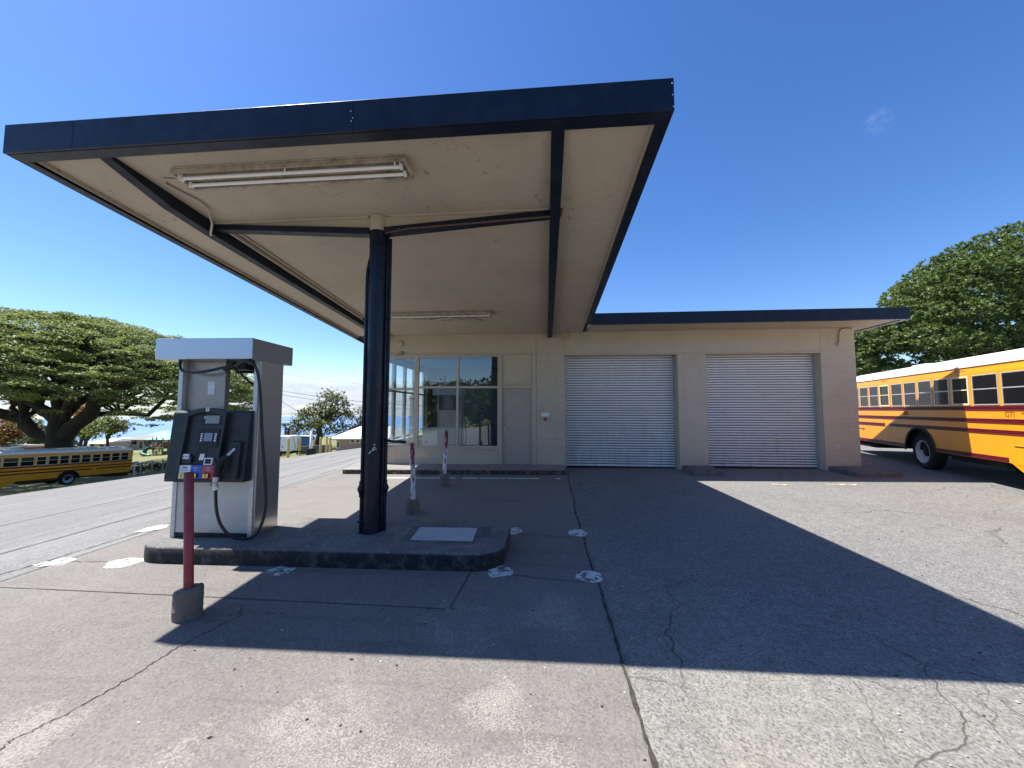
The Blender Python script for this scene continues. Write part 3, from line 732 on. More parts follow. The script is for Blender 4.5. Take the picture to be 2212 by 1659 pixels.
# wall fittings are things of their own
def wt_(name, mb, mats, label, cat, org, bevel=0, group=None):
    return tag(obj(name, mb, mats, org=org, bevel=bevel), label, cat, group)
p = atY(1178, 905, WY)
e = thing('emergency_stop', 'round red emergency button on a small grey box under a white plate beside the door', 'button', (p[0], WY, p[2]))
mb = MB(); mb.box(p[0]-.06, p[0]+.06, WY-.05, WY-.001, p[2]-.075, p[2]+.045); obj('switch_box', mb, 'galv', e, bevel=.008)
mb = MB(); mb.lathe([(.001, -.085), (.038, -.085), (.045, -.075), (.045, -.05)], (p[0], WY, p[2]-.005), 'y'); obj('push_button', mb, 'emred', e)
mb = MB(); mb.box(p[0]-.105, p[0]+.105, WY-.006, WY-.001, p[2]+.07, p[2]+.175); tag(obj('sign_plate', mb, 'whitelabel', org=(p[0], WY, p[2]+.12), bevel=.02), 'blank white plate on the block pier above the red button', 'sign')
p = atY(1811, 742, WY)
mb = MB(); x, z = p[0], p[2]
mb.tube([(x, WY-.03, z), (x+.02, WY-.03, z+.28), (x+.05, WY-.03, z+.345), (x+.12, WY-.03, z+.375), (x+.30, WY-.03, z+.385)], .02, 10)
mb.lathe([(.001, -.05), (.05, -.05), (.06, -.03), (.06, 0)], (x, WY, z-.02), 'y'); mb.sphere((x+.31, WY-.035, z+.38), .032)
wt_('wall_conduit', mb, 'conduit', 'hook shaped beige conduit high on the right corner pier', 'conduit', (x, WY, z))
p = atY(1811, 965, WY); e = thing('wall_outlet', 'small white electrical outlet low on the right corner pier', 'outlet', (p[0], WY, p[2]))
mb = MB(); mb.box(p[0]-.062, p[0]+.062, WY-.012, WY-.001, p[2]-.04, p[2]+.04); obj('outlet_plate', mb, 'whitelabel', e, bevel=.006)
for dx in (-.03, .03):
    mb = MB(); mb.disc((p[0]+dx, WY-.0135, p[2]), .02, 'y'); obj('socket', mb, 'ink', e)
p = atY(866, 743, WY+.01); mb = MB(); mb.lathe([(.001, -.05), (.07, -.05), (.085, -.035), (.09, 0)], (p[0], WY+.009, p[2]), 'y')
wt_('vent_cap', mb, 'conduit', 'round painted cover on the board above the left office window', 'vent', (p[0], WY, p[2]))
p = atY(866, 766, WY-.02); e = thing('security_camera', 'small bullet camera on the window head by the dark column', 'camera', tuple(p))
x, y, z = p; mb = MB(); mb.cyl((x+.05, y+.02, z), (x-.08, y-.12, z-.035), .032, n=14); obj('camera_body', mb, 'conduit', e)
mb = MB(); mb.tube([(x+.09, y+.03, z-.01), (x+.08, y-.0, z+.07), (x+.03, y-.03, z+.08), (x, y-.04, z+.03)], .012, 8); obj('mount', mb, 'rust', e)
mb = MB(); mb.cyl((x-.08, y-.12, z-.035), (x-.083, y-.124, z-.036), .024, n=14); obj('lens', mb, 'ink', e)
for dz, dz2, lb in ((3.90, 3.91, 'upper of two thin painted pipes running from the beam end along the wall'), (3.85, 3.80, 'lower of two thin painted pipes running from the beam end along the wall')):
    mb = MB(); mb.tube([(.17, WY-.05, dz), (.66, WY-.03, dz2), (.70, WY-.0, dz2-.01)], .014, 8); mb.sphere((.67, WY-.03, dz2), .024)
    wt_('pipe_stub', mb, 'conduit', lb, 'pipe', (.2, WY, dz))
p = atY(919, 955, WY); mb = MB(); mb.prism([(.055*math.cos(R(22.5+45*i)), .055*math.sin(R(22.5+45*i))) for i in range(8)], -.003, 0, 'y'); mb.cur = 1
mb.prism([(.047*math.cos(R(22.5+45*i)), .047*math.sin(R(22.5+45*i))) for i in range(8)], -.0045, -.0031, 'y'); mb.cur = 0; mb.box(-.03, .03, -.0055, -.0046, -.012, .012)
mb.v = [(a+p[0], b+WY+.053, c+p[2]) for a, b, c in mb.v]
tag(obj('window_sticker', mb, ['whitelabel', 'emred'], org=(p[0], WY, p[2])), 'small red and white octagonal sticker in the lower corner of the office window', 'sticker')
# office things seen through the glass
c = thing('service_counter', 'white counter inside the office behind the window', 'counter', (-2.9, 12.4, .315))
mb = MB(); mb.box(-4.0, -2.1, 12.3, 12.9, .315, 1.18); obj('counter_body', mb, 'white', c, bevel=.01)
mb = MB(); mb.box(-4.05, -2.05, 12.22, 12.95, 1.182, 1.22); obj('counter_top', mb, 'whitelabel', c, bevel=.008)
gt = MB()
for i in range(9):
    yv = 13.12+.095*i
    gt.box(-4.72, -4.705, yv, yv+.018, .75, 2.30+.05*math.sin(i*2.))
for zz in (.82, 1.55, 2.2): gt.box(-4.735, -4.722, 13.08, 13.95, zz, zz+.025)
tag(obj('window_grille', gt, 'white', org=(-4.72, 13.5, .75)), 'white security bars inside the office side window', 'grille')
# walkway and plinths
zf = lambda x, y, h: t1(x, y)+h
mb = MB(); xs = lin(-5.40, .50, 12)
prof = [(9.98, -.3), (9.98, .115), (9.992, .127), (10.3, .132), (WY+.1, .142), (WY+.1, -.3)]
for a, b in zip(xs[:-1], xs[1:]): pass
m = len(prof)
mb.add([(x, y, t1(x, y)+h) for x in xs for y, h in prof], [(i*m+j, i*m+j+1, (i+1)*m+j+1, (i+1)*m+j) for i in range(len(xs)-1) for j in range(m-1)]+[tuple(range(m)), tuple(range((len(xs)-1)*m, len(xs)*m))[::-1]])
st = obj('office_walkway', mb, 'step', kind='structure'); st['label'] = 'raised concrete walkway in front of the office'
def plinth(x0, x1, y0, y1, h, label):
    mb = MB(); mb.hexa([(x0, y0, -.1), (x1, y0, -.1), (x1, y1, -.1), (x0, y1, -.1)]+[(x+sx, y+sy, t1(x, y)+h) for x, y, sx, sy in ((x0, y0, .03, .04), (x1, y0, -.02, .04), (x1, y1, -.02, 0), (x0, y1, .03, 0))])
    return tag(obj('guard_plinth', mb, 'kerbdark', org=((x0+x1)/2, y0, 0), bevel=.025, seg=3), label, 'kerb', 'concrete guard kerbs at the garage piers')
MT['kerbdark'] = plain('dark_kerb', (.125, .11, .105), .9, var=.35, scale=5, bump=.5, dirt=(.26, .24, .22), dirtfac=.5)
plinth(3.60, 4.36, 9.93, WY-.004, .13, 'low concrete kerb at the pier between the two roller doors')
plinth(7.27, 8.35, 9.85, WY-.004, .12, 'low concrete kerb at the corner pier beside the bus')

# ------------------------------------------------------------------ canopy
CB = (-2.22, 4.93, t1(-2.22, 4.93)+.19)
cp = thing('forecourt_canopy', 'tilted flat canopy with navy fascia and beige soffit on a single round column', 'canopy', CB)
XA, XB = -5.60, 1.15
zb = lambda y: FZ-SL*(y-FY)
def slab(mb, x0, x1, y0, y1, a, b):   # a, b: heights above the fascia bottom line
    return mb.hexa([(x0, y0, zb(y0)+a), (x1, y0, zb(y0)+a), (x1, y1, zb(y1)+a), (x0, y1, zb(y1)+a), (x0, y0, zb(y0)+b), (x1, y0, zb(y0)+b), (x1, y1, zb(y1)+b), (x0, y1, zb(y1)+b)])
mb = MB()
xs1 = atY(762, 268, FY)[0]; xs0 = atY(155, 315, FY)[0]
for a, b in ((XA, xs0-.001), (xs0+.001, xs1-.001), (xs1+.001, XB)): slab(mb, a, b, FY, FY+.025, 0, FH)
slab(mb, XA+.001, XA+.026, FY+.026, WY+.6, .0, FH); slab(mb, XB-.026, XB-.001, FY+.026, RY-.002, 0, FH)
slab(mb, XA+.03, XB-.03, FY+.03, FY+.15, -.002, .012); slab(mb, XA+.027, XA+.12, FY+.151, WY-.02, -.002, .012); slab(mb, XB-.12, XB-.027, FY+.151, RY+.0, -.002, .012)
fo = obj('canopy_fascia', mb, 'navy', cp, bevel=.004)
mb = MB()
for u, v in ((1452, 180), (1453, 205), (1455, 230), (758, 240), (759, 262), (762, 255)):
    q = atY(u, v, FY); mb = MB(); mb.sphere((q[0], FY-.001, q[2]), .007, 8); obj('rivet', mb, 'silver', fo, org=CB)
mb = MB()
ys = [FY+.152, 4.70, 6.75, 8.75, WY-.002]
for a, b in zip(ys[:-1], ys[1:]): slab(mb, XA+.121, XB-.121, a+.0015, b-.0015, .078, .10)
obj('canopy_soffit', mb, 'soffit', cp, bevel=.002)
mb = MB(); slab(mb, XA+.03, XB-.03, FY+.03, WY+.6, .12, FH-.02); slab(mb, XA+.03, XB-.03, FY+.03, WY+.5, .101, .119); obj('canopy_deck', mb, 'dark', cp)
mb = MB(); slab(mb, XA+.121, XA+.14, FY+.155, WY-.03, .03, .077); slab(mb, XB-.14, XB-.121, FY+.155, RY, .03, .077); slab(mb, XA+.14, XB-.14, FY+.153, FY+.17, .03, .077)
obj('edge_trim', mb, 'soffit', cp)
# beams: depth below the soffit varies along the length
SO = .077
def beam(x0, x1, pts, mi='navybeam', name='beam'):
    mb = MB()
    for (ya_, da), (yb_, db) in zip(pts[:-1], pts[1:]):
        mb.hexa([(x0, ya_, zb(ya_)+SO-da), (x1, ya_, zb(ya_)+SO-da), (x1, yb_, zb(yb_)+SO-db), (x0, yb_, zb(yb_)+SO-db)]+[(x0, ya_, zb(ya_)+SO-.001), (x1, ya_, zb(ya_)+SO-.001), (x1, yb_, zb(yb_)+SO-.001), (x0, yb_, zb(yb_)+SO-.001)])
    return obj(name, mb, mi, cp, bevel=.004)
beam(.065, .195, [(FY+.16, .03), (3.75, .06), (4.90, .155), (6.5, .15), (WY-.01, .13)])
beam(-4.74, -4.61, [(FY+.16, .03), (3.72, .07), (4.25, .16), (4.95, .18), (6.5, .165), (WY-.01, .13)])
# haunched cross beam with a tan web and a navy lower flange
YC = 4.92
mb = MB(); fl = MB()
zs = zb(YC)+SO
CX = -2.255
for s, xe in ((-1, -4.609), (1, .064)):
    xn = CX+s*.10
    zn, ze = 4.215, 4.355
    for mbx, a0, a1, b0, b1, w in ((mb, zn+.06, ze+.06, zs-.002, zs-.002, .03), (fl, zn-.035, ze-.02, zn+.055, ze+.055, .065)):
        p = [(xn, YC-w, a0), (xe, YC-w, a1), (xe, YC+w, a1), (xn, YC+w, a0), (xn, YC-w, b0), (xe, YC-w, b1), (xe, YC+w, b1), (xn, YC+w, b0)]
        if s < 0: p = [p[1], p[0], p[3], p[2], p[5], p[4], p[7], p[6]]
        mbx.hexa(p)
slab(mb, -4.6, -2.37, YC-.075, YC-.032, SO-.03, SO-.002); slab(mb, -2.07, .06, YC-.075, YC-.032, SO-.03, SO-.002)
obj('beam_web', mb, 'soffit', cp, bevel=.003); obj('beam_flange', fl, 'navybeam', cp, bevel=.004)
# column
zc = CB[2]
CX = -2.255
mb = MB(); mb.lathe([(.001, zc-.05), (.114, zc-.05), (.110, zc+.02), (.108, zc+1.2), (.108, 3.6), (.108, 4.225)], (CX, YC, 0), n=40); col = obj('column', mb, 'navychip', cp)
mb = MB(); mb.lathe([(.1075, 4.225), (.1075, zs)], (CX, YC, 0), n=40); obj('column_head', mb, 'soffit', cp)
def pipe(x, y, r, z0, z1, top=None):
    mb = MB(); pts = [(x, y, z0), (x, y, z1)]
    if top: pts += top
    mb.tube(pts, r, 12); return mb
m1 = pipe(CX-.116, YC-.053, .019, zc-.02, 3.55, [(CX-.112, YC-.052, 3.68), (CX-.085, YC-.045, 3.85)]); obj('column_pipe', m1, 'navychip', cp)
m1 = pipe(CX+.114, YC+.052, .021, zc-.02, 4.18); obj('column_pipe', m1, 'navychip', cp)
m1 = pipe(CX+.150, YC+.069, .019, zc-.02, 4.16); obj('column_pipe', m1, 'navychip', cp)
m1 = pipe(CX-.125, YC+.02, .016, zc-.02, 3.0); obj('column_pipe', m1, 'navychip', cp)
for x in (CX-.122, CX+.150):
    for z in (.80,):
        mb = MB(); mb.lathe([(.024, z-.10), (.024, z-.06), (.038, z-.025), (.048, z), (.038, z+.025), (.024, z+.06), (.024, z+.10)], (x, YC+(-.055 if x < CX else .069), 0), n=16); obj('pipe_fitting', mb, 'navychip', cp)
for x, z in ((CX-.115, 3.0), (CX+.13, 3.05), (CX+.13, 1.6), (CX-.115, .38), (CX+.13, .42)):
    mb = MB(); yy_ = YC+(-.05 if x < CX else .06); mb.box(x-.035, x+.035, yy_-.035, yy_+.035, z, z+.03); obj('pipe_clamp', mb, 'navychip', cp, bevel=.004)
mb = MB(); mb.tube([(CX+.15, YC+.069, 1.42), (-1.97, YC-.02, 1.41), (-1.87, YC-.07, 1.415)], .016, 10); mb.cyl((-1.88, YC-.07, 1.415), (-1.79, YC-.08, 1.41), .02, n=10); obj('hose_bib', mb, 'navychip', cp)
mb = MB(); mb.tube([(-2.20, YC-.112, 1.30), (-2.195, YC-.13, 1.335), (-2.165, YC-.125, 1.345)], .009, 8); mb.tube([(-2.155, YC-.12, 1.325), (-2.215, YC-.125, 1.30), (-2.25, YC-.125, 1.26)], .009, 8); mb.sphere((-2.185, YC-.115, 1.375), .013, 8); obj('flag_bracket', mb, 'silver', cp)
# thin rod from the column to the right beam, and the conduit that feeds the lamp
mb = MB(); mb.tube([(-2.14, YC-.05, 4.19), (-1.8, YC-.12, 4.205), (.05, YC-.10, 4.30), (.13, YC-.1, 4.31)], .013, 8); mb.sphere((-1.93, YC-.1, 4.2), .025); mb.tube([(.2, YC-.1, 4.30), (.215, YC-.1, 4.40)], .02, 8); obj('tie_rod', mb, 'rust', cp)
sof = lambda y: zb(y)+SO
mb = MB(); mb.tube([(-4.13, 3.98, sof(3.98)-.015), (-4.40, 3.95, sof(3.95)-.015), (-4.47, 4.02, sof(4.02)-.015), (-4.36, 4.36, sof(4.4)-.015), (-4.37, 4.5, sof(4.5)-.03), (-4.45, 4.66, sof(4.66)-.14), (-4.58, 4.78, sof(4.78)-.19), (-4.64, 4.85, sof(4.85)-.19)], .014, 8)
mb.tube([(-4.54, 5.0, sof(5)-.05), (-4.52, 10.6, sof(10.6)-.05), (-4.5, 10.78, sof(10.75)-.11)], .017, 8); mb.tube([(-4.45, 5.0, sof(5)-.02), (-4.43, 10.7, sof(10.7)-.02), (-4.42, 10.78, sof(10.75)-.10)], .014, 8)
obj('conduit_run', mb, 'conduit', cp)
# fluorescent lamps
def lamp(x0, x1, y0, y1, ntube, label, wires=False):
    yc = (y0+y1)/2; t = thing('fluorescent_lamp', label, 'light', ((x0+x1)/2, yc, sof(yc)), 'fluorescent lamps under the canopy')
    mb = MB(); hh = .055
    def sl2(mbx, a, b, c, d, p, q): mbx.hexa([(a, c, sof(c)-q), (b, c, sof(c)-q), (b, d, sof(d)-q), (a, d, sof(d)-q), (a, c, sof(c)-p), (b, c, sof(c)-p), (b, d, sof(d)-p), (a, d, sof(d)-p)])
    sl2(mb, x0+.08, x1-.08, yc-.05, yc+.05, .001, .05)                # spine
    sl2(mb, x0, x1, y1-.03, y1, .001, .10); sl2(mb, x0+.002, x1-.002, y0, y0+.008, .03, .085); sl2(mb, x0+.03, x1-.03, y0, y1, .0015, .012)
    sl2(mb, x0, x0+.03, y0+.009, y1-.031, .012, .08); sl2(mb, x1-.03, x1, y0+.009, y1-.031, .012, .08)
    obj('lamp_housing', mb, 'fixture', t, bevel=.004)
    for k in range(ntube):
        yy = y0+(y1-y0)*(k+.7)/(ntube+.4)
        mb = MB(); mb.cyl((x0+.09, yy, sof(yy)-.085), (x1-.09, yy, sof(yy)-.085), .019, n=14); obj('fluorescent_tube', mb, 'tube', t)
        for xx in (x0+.075, x1-.075):
            mb = MB(); mb.box(xx-.017, xx+.017, yy-.022, yy+.022, sof(yy)-.11, sof(yy)-.05); obj('lamp_holder', mb, 'white', t, bevel=.004)
    for xx in (x0+.1, (x0+x1)/2, x1-.12):
        mb = MB(); mb.cyl((xx, y0+.02, sof(y0)-.05), (xx, y0+.015, sof(y0)-.12), .008, n=8); obj('lamp_clip', mb, 'white', t)
    if wires:
        for sd in range(5):
            rr = random.Random(sd); xa = x0+.5+.35*sd; pts = [(xa, yc, sof(yc)-.06)]
            for i in range(5): pts.append((xa+.12*(i+1)*rr.uniform(.3, 1.2), yc+rr.uniform(-.05, .05), sof(yc)-.07-.12*math.sin(math.pi*(i+1)/6)*rr.uniform(.4, 1.3)))
            mb = MB(); mb.tube(pts, .005, 6); obj('loose_wire', mb, 'rust', t)
    return t
lamp(-4.16, -1.46, 3.78, 4.06, 2, 'twin tube fluorescent lamp under the front of the canopy')
lamp(-3.75, -1.25, 8.75, 9.0, 1, 'rusty fluorescent lamp with loose wires under the rear of the canopy', True)

# ------------------------------------------------------------------ pump island
IB = (-2.7, 4.9, t1(-2.7, 4.9))
isl = thing('pump_island', 'long rounded concrete pump island with flaking black sides', 'island', IB)
def rrect(x0, x1, y0, y1, r, n=8):
    pts = []
    for (cx_, cy_, a0) in ((x1-r, y1-r, 0), (x0+r, y1-r, 90), (x0+r, y0+r, 180), (x1-r, y0+r, 270)):
        for k in range(n+1): t = R(a0+90*k/n); pts.append((cx_+r*math.cos(t), cy_+r*math.sin(t)))
    return pts
mb = MB(); pts = rrect(-4.93, -.47, 4.27, 5.52, .34)
def off(p, d):
    cx_, cy_ = -2.7, 4.9; n = len(p); out = []
    for i in range(n):
        a = Vector(p[i-1]); b = Vector(p[(i+1) % n]); t = (b-a).normalized(); out.append((p[i][0]-t.y*d, p[i][1]+t.x*d))
    return out
rings = [(0, -.15), (.0, .10), (.004, .165), (.018, .185), (.05, .192)]
mb.smooth = True; n = len(pts); vs = []
for d, h in rings: vs += [(x, y, t1(x, y)+h) for x, y in off(pts, d)]
mb.add(vs, [(i*n+j, i*n+(j+1) % n, (i+1)*n+(j+1) % n, (i+1)*n+j) for i in range(len(rings)-1) for j in range(n)]+[tuple(range((len(rings)-1)*n, len(rings)*n))])
obj('island_kerb', mb, 'kerb', isl)
IZ = lambda x, y: t1(x, y)+.192
def quadslab(mb, P, h):   # P: four ground points
    mb.hexa([(x, y, IZ(x, y)-.02) for x, y in P]+[(x, y, IZ(x, y)+h) for x, y in P])
mb = MB(); quadslab(mb, [(-1.75, 4.60), (-.70, 4.60), (-.72, 5.20), (-1.78, 5.20)], .003); obj('cover_frame', mb, 'coverframe', isl)
mb = MB(); quadslab(mb, [(-1.64, 4.655), (-.875, 4.655), (-.90, 5.13), (-1.67, 5.13)], .008); obj('cement_cover', mb, 'cover', isl, bevel=.003)

# ------------------------------------------------------------------ fuel pump
PB = (-4.715, 4.57, IZ(-4.2, 4.75)-.004)
fp = thing('fuel_pump', 'stainless steel fuel pump with black front and coiled hose on the island', 'fuel pump', PB, rotz=R(2.2), local=True)
PWd, PD, PHt = 1.06, .50, 2.235                     # body width, depth, height under the header
mb = MB()
mb.box(0, .055, .0, .06, .0, PHt); mb.box(PWd-.055, PWd, .0, .06, .0, PHt); mb.box(0, .055, PD-.06, PD, 0, PHt); mb.box(PWd-.055, PWd, PD-.06, PD, 0, PHt)
obj('corner_post', mb, 'silver', fp, bevel=.004)
mb = MB(); mb.box(PWd-.003, PWd+.012, .03, PD-.03, .01, PHt); mb.box(-.012, .003, .03, PD-.03, .01, PHt); obj('side_panel', mb, 'steel', fp, bevel=.003)
mb = MB(); mb.box(.056, PWd-.056, .012, .03, .062, .71); obj('front_panel', mb, 'panel', fp, bevel=.004)
k = MB(); k.lathe([(.001, -.004), (.018, -.004), (.022, .004), (.022, .012)], (.50, .008, .655), 'y'); obj('panel_lock', k, 'fixture', fp)
mb = MB(); mb.box(.056, PWd-.056, .02, PD-.02, .0, .06); obj('kick_plate', mb, 'blackdeep', fp)
mb = MB(); mb.box(.056, PWd-.056, .035, PD-.035, .06, 1.58); obj('inner_cabinet', mb, 'steel', fp)
mb = MB(); mb.box(.056, .57, .07, .15, 1.58, PHt-.001); obj('upper_cabinet', mb, 'steeldark', fp, bevel=.004)
k = MB(); k.box(.34, .43, .067, .0695, 1.80, 1.965); obj('rating_plate', k, 'silver', fp)
mb = MB(); mb.box(.5, 1.0, .32, .335, 2.10, PHt-.001); mb.box(.56, .80, .12, .30, 2.13, PHt-.002); obj('hose_mount', mb, 'blackdeep', fp)
mb = MB(); hz = PHt; mb.box(-.175, PWd+.025, -.16, PD+.16, hz, hz+.262); obj('pump_header', mb, 'header', fp, bevel=.006)
# black front: wedge that swells towards its lower edge
mb = MB(); z0, z1 = .715, 1.59
prof = [(.03, z1), (-.03, z1), (-.055, z1-.03), (-.14, z0+.05), (-.135, z0), (.03, z0)]
mb.prism(prof, .012, PWd-.03, 'x'); hd = obj('pump_head', mb, 'black', fp, bevel=.012, seg=3)
def face(z): return -.055-(z1-.03-z)/(z1-.03-z0-.05)*.085       # y of the sloped face
def con(x0, x1, za, zb_, d, mbx=None):                            # block standing d proud of the sloped face
    m_ = mbx or MB(); m_.hexa([(x0, face(za)-d, za), (x1, face(za)-d, za), (x1, face(za)+.02, za), (x0, face(za)+.02, za), (x0, face(zb_)-d, zb_), (x1, face(zb_)-d, zb_), (x1, face(zb_)+.02, zb_), (x0, face(zb_)+.02, zb_)]); return m_
# console: raised surround with an arched top
cx0, cx1 = .215, .735
mb = MB()
def arch(dx, top, base=.725):
    a, b = cx0+dx, cx1-dx; mid = (a+b)/2; pts = [(a+.0, base), (b, base)]
    for i in range(13):
        t = i/12; x = b+(a-b)*t; pts.append((x+(.03*(1-abs(2*t-1))*0), top-.055*(2*t-1)**2))
    return pts
def leanx(x, z): return x+(z-.72)*.045-.01
def plate(poly, d0, d1):
    m_ = MB(); n = len(poly)
    m_.add([(leanx(x, z), face(z)-d0, z) for x, z in poly]+[(leanx(x, z), face(z)-d1, z) for x, z in poly], [tuple(range(n)), tuple(range(n, 2*n))[::-1]]+[(i, n+i, n+(i+1) % n, (i+1) % n) for i in range(n)])
    return m_
out = arch(0, 1.625); inn = arch(.035, 1.575, .76)
n = len(out); m_ = MB()
m_.add([(leanx(x, z), face(z)+.01, z) for x, z in out]+[(leanx(x, z), face(z)-.065, z) for x, z in out]+[(leanx(x, z), face(z)-.065, z) for x, z in inn]+[(leanx(x, z), face(z)-.02, z) for x, z in inn],
       [(i, (i+1) % n, n+(i+1) % n, n+i) for i in range(n)]+[(n+i, n+(i+1) % n, 2*n+(i+1) % n, 2*n+i) for i in range(n)]+[(2*n+i, 2*n+(i+1) % n, 3*n+(i+1) % n, 3*n+i) for i in range(n)])
cs = obj('console_surround', m_, 'black', fp, bevel=.006)
obj('console_face', plate(inn, -.015, .021), 'black', fp)
def rect(name, x0, x1, za, zb_, mat, d0=.0212, d1=.028, par=None, bev=.003):
    o = obj(name, plate([(x0, za), (x1, za), (x1, zb_), (x0, zb_)], d0, d1), mat, par or fp, bevel=bev); return o
rect('screen_bezel', .40, .675, 1.415, 1.545, 'blackdeep', .0212, .032)
rect('price_screen', .452, .632, 1.432, 1.53, 'screen', .0322, .035)
k = plate([(.432, 1.49), (.444, 1.49), (.444, 1.52), (.432, 1.52)], .0322, .034); obj('price_label', k, 'whitelabel', fp)
rect('keypad_bezel', .40, .665, 1.145, 1.36, 'blackdeep', .0212, .036)
rect('prompt_screen', .475, .585, 1.215, 1.315, 'screenblue', .0362, .039)
for i in range(4):
    for xx in (.432, .612): rect('soft_key', xx, xx+.026, 1.212+.027*i, 1.230+.027*i, 'whitelabel', .0362, .042)
rect('card_slot', .395, .54, .965, 1.125, 'blackdeep', .0212, .024)
k = plate([(.455, .985), (.515, .985), (.522, 1.06), (.468, 1.06)], .0242, .034); obj('card_label', k, 'whitelabel', fp)
rect('receipt_slot', .252, .375, .945, 1.03, 'black', .0212, .05)
rect('notice_label', .262, .345, 1.0, 1.06, 'whitelabel', .0502, .052)
k = MB()
def onface(d, cx_, cz_): return lambda x, y, dd: (leanx(cx_+x, cz_+y), face(cz_+y)-d-dd, cz_+y)
k.disc((0, 0, 0), .009, 'y'); k.v = [(leanx(.303+a, 1.03+c), face(1.03+c)-.0526, 1.03+c) for a, b, c in k.v]
for dx in (-.028, .028):
    for dz in (-.014, 0, .014): k.add([onface(.0526, .303+dx, 1.03+dz)(*q) for q in ((-.009, -.003, 0), (.009, -.003, 0), (.009, .003, 0), (-.009, .003, 0))], [(0, 1, 2, 3)])
obj('notice_print', k, 'ink', fp)
rect('instruction_label', .54, .648, .93, 1.015, 'whitelabel', .0212, .05)
rect('instruction_picture', .556, .632, .943, 1.002, 'ink', .0502, .0515)
rect('side_slot', .66, .695, .945, 1.01, 'blackdeep', .0212, .03)
# grade panels
gx_ = [.245, .392, .54, .70]; ga, gb = .765, .925
for i, (nm, mt, num, word) in enumerate((('grade_panel', 'whitelabel', '87', 'UNLEADED'), ('grade_panel', 'blue', '89', 'Plus'), ('grade_panel', 'red', '92', 'SUPER'))):
    gp = rect(nm, gx_[i], gx_[i+1]-.001, ga-.005, gb+.0, mt, .0212, .052)
    xc = (gx_[i]+gx_[i+1])/2-.005
    rect('grade_screen', xc-.03, xc+.03, .885, .909, 'screen', .0522, .055, gp)
    k = MB(); 
    if i == 0:
        k.add([onface(.0524, xc, .866)(*q) for q in ((-.045, -.006, 0), (.045, -.006, 0), (.045, .006, 0), (-.045, .006, 0))], [(0, 1, 2, 3)]); obj('grade_strip', k, 'red', gp)
        k = MB(); k.text(word, .011, onface(.0535, xc, .866), .0006); obj('grade_name', k, 'whitelabel', gp)
    else:
        k.text(word, .020, onface(.0535, xc, .866), .0006); obj('grade_name', k, 'whitelabel', gp)
    b = obj('grade_button', plate([(xc-.04+.075*p, .777+.056*q) for p, q in ((.08, 0), (.92, 0), (1, .1), (1, .9), (.92, 1), (.08, 1), (0, .9), (0, .1))], .0522, .074), 'blackdeep', gp, bevel=.004)
    k = plate([(xc-.035+.068*p, .781+.048*q) for p, q in ((.08, 0), (.92, 0), (1, .1), (1, .9), (.92, 1), (.08, 1), (0, .9), (0, .1))], .0742, .0765)
    k.cur = 1; k.text(num, .030, onface(.0775, xc-.001, .799), .0006); k.text('MINIMUM', .0085, onface(.0775, xc-.001, .823), .0005); k.cur = 0
    # the label is printed on the button
    lab = obj('octane_label', k, ['yellow', 'ink'], gp)
k = plate([(.462, 1.582), (.502, 1.582), (.502, 1.628), (.462, 1.628)], .0655, .067); k.cur = 1; k.text('2', .045, onface(.068, .482, 1.605), .0006); obj('pump_number', k, ['whitelabel', 'ink'], fp)
# nozzle boot and nozzle
mb = con(.835, .975, .755, 1.215, .05); bt = obj('nozzle_boot', mb, 'black', fp, bevel=.018, seg=3)
mb = con(.855, .955, 1.06, 1.175, .052); obj('boot_opening', mb, 'blackdeep', fp, bevel=.006)
nf = lambda x, z, d: (x, face(z)-d, z)
mb = MB(); mb.tube([nf(.925, 1.13, .055), nf(.88, 1.07, .075), nf(.845, 1.03, .09)], [.017, .019, .022], 12); nz = obj('nozzle', mb, 'silver', fp)
mb = MB(); mb.tube([nf(.86, 1.05, .085), nf(.815, .99, .11), nf(.79, .93, .12), nf(.785, .80, .12)], [.030, .042, .040, .034], 14)
mb.tube([nf(.79, .985, .15), nf(.765, .975, .12), nf(.76, .92, .115)], [.022, .028, .02], 10); mb.tube([nf(.85, 1.0, .1), nf(.87, .93, .1), nf(.84, .84, .105), nf(.80, .80, .115)], .010, 8)
obj('nozzle_grip', mb, 'rubber', nz, org=(0, 0, 0))
mb = MB(); mb.tube([nf(.785, .80, .12), nf(.785, .74, .12)], [.034, .030], 14); mb.tube([(.785, -.27, .74), (.787, -.26, .69)], [.026, .028], 14); obj('nozzle_swivel', mb, 'silver', nz, org=(0, 0, 0))
mb = MB(); mb.cyl((.787, -.26, .69), (.788, -.255, .655), .033, n=16); obj('swivel_collar', mb, 'whitelabel', nz, org=(0, 0, 0))
def smoothpts(P, k=6):
    P = [Vector(p) for p in P]; out = []
    for i in range(len(P)-1):
        p0, p1, p2, p3 = P[max(i-1, 0)], P[i], P[i+1], P[min(i+2, len(P)-1)]
        for j in range(k):
            t = j/k; out.append(.5*((2*p1)+(-p0+p2)*t+(2*p0-5*p1+4*p2-p3)*t*t+(-p0+3*p1-3*p2+p3)*t**3))
    out.append(P[-1]); return out
mb = MB(); mb.tube(smoothpts([(.788, -.255, .66), (.785, -.25, .58), (.78, -.22, .40), (.80, -.17, .22), (.88, -.11, .07), (1.0, -.06, .022), (1.12, -.02, .05), (1.175, .03, .2), (1.19, .06, .42), (1.165, .05, .8), (1.13, .02, 1.3), (1.11, -.01, 1.75), (1.085, -.04, 2.05), (1.04, -.08, 2.2), (.98, -.10, 2.215), (.88, -.08, 2.205), (.76, -.02, 2.16)]), .0175, 14, False); obj('fuel_hose', mb, 'hose', fp)
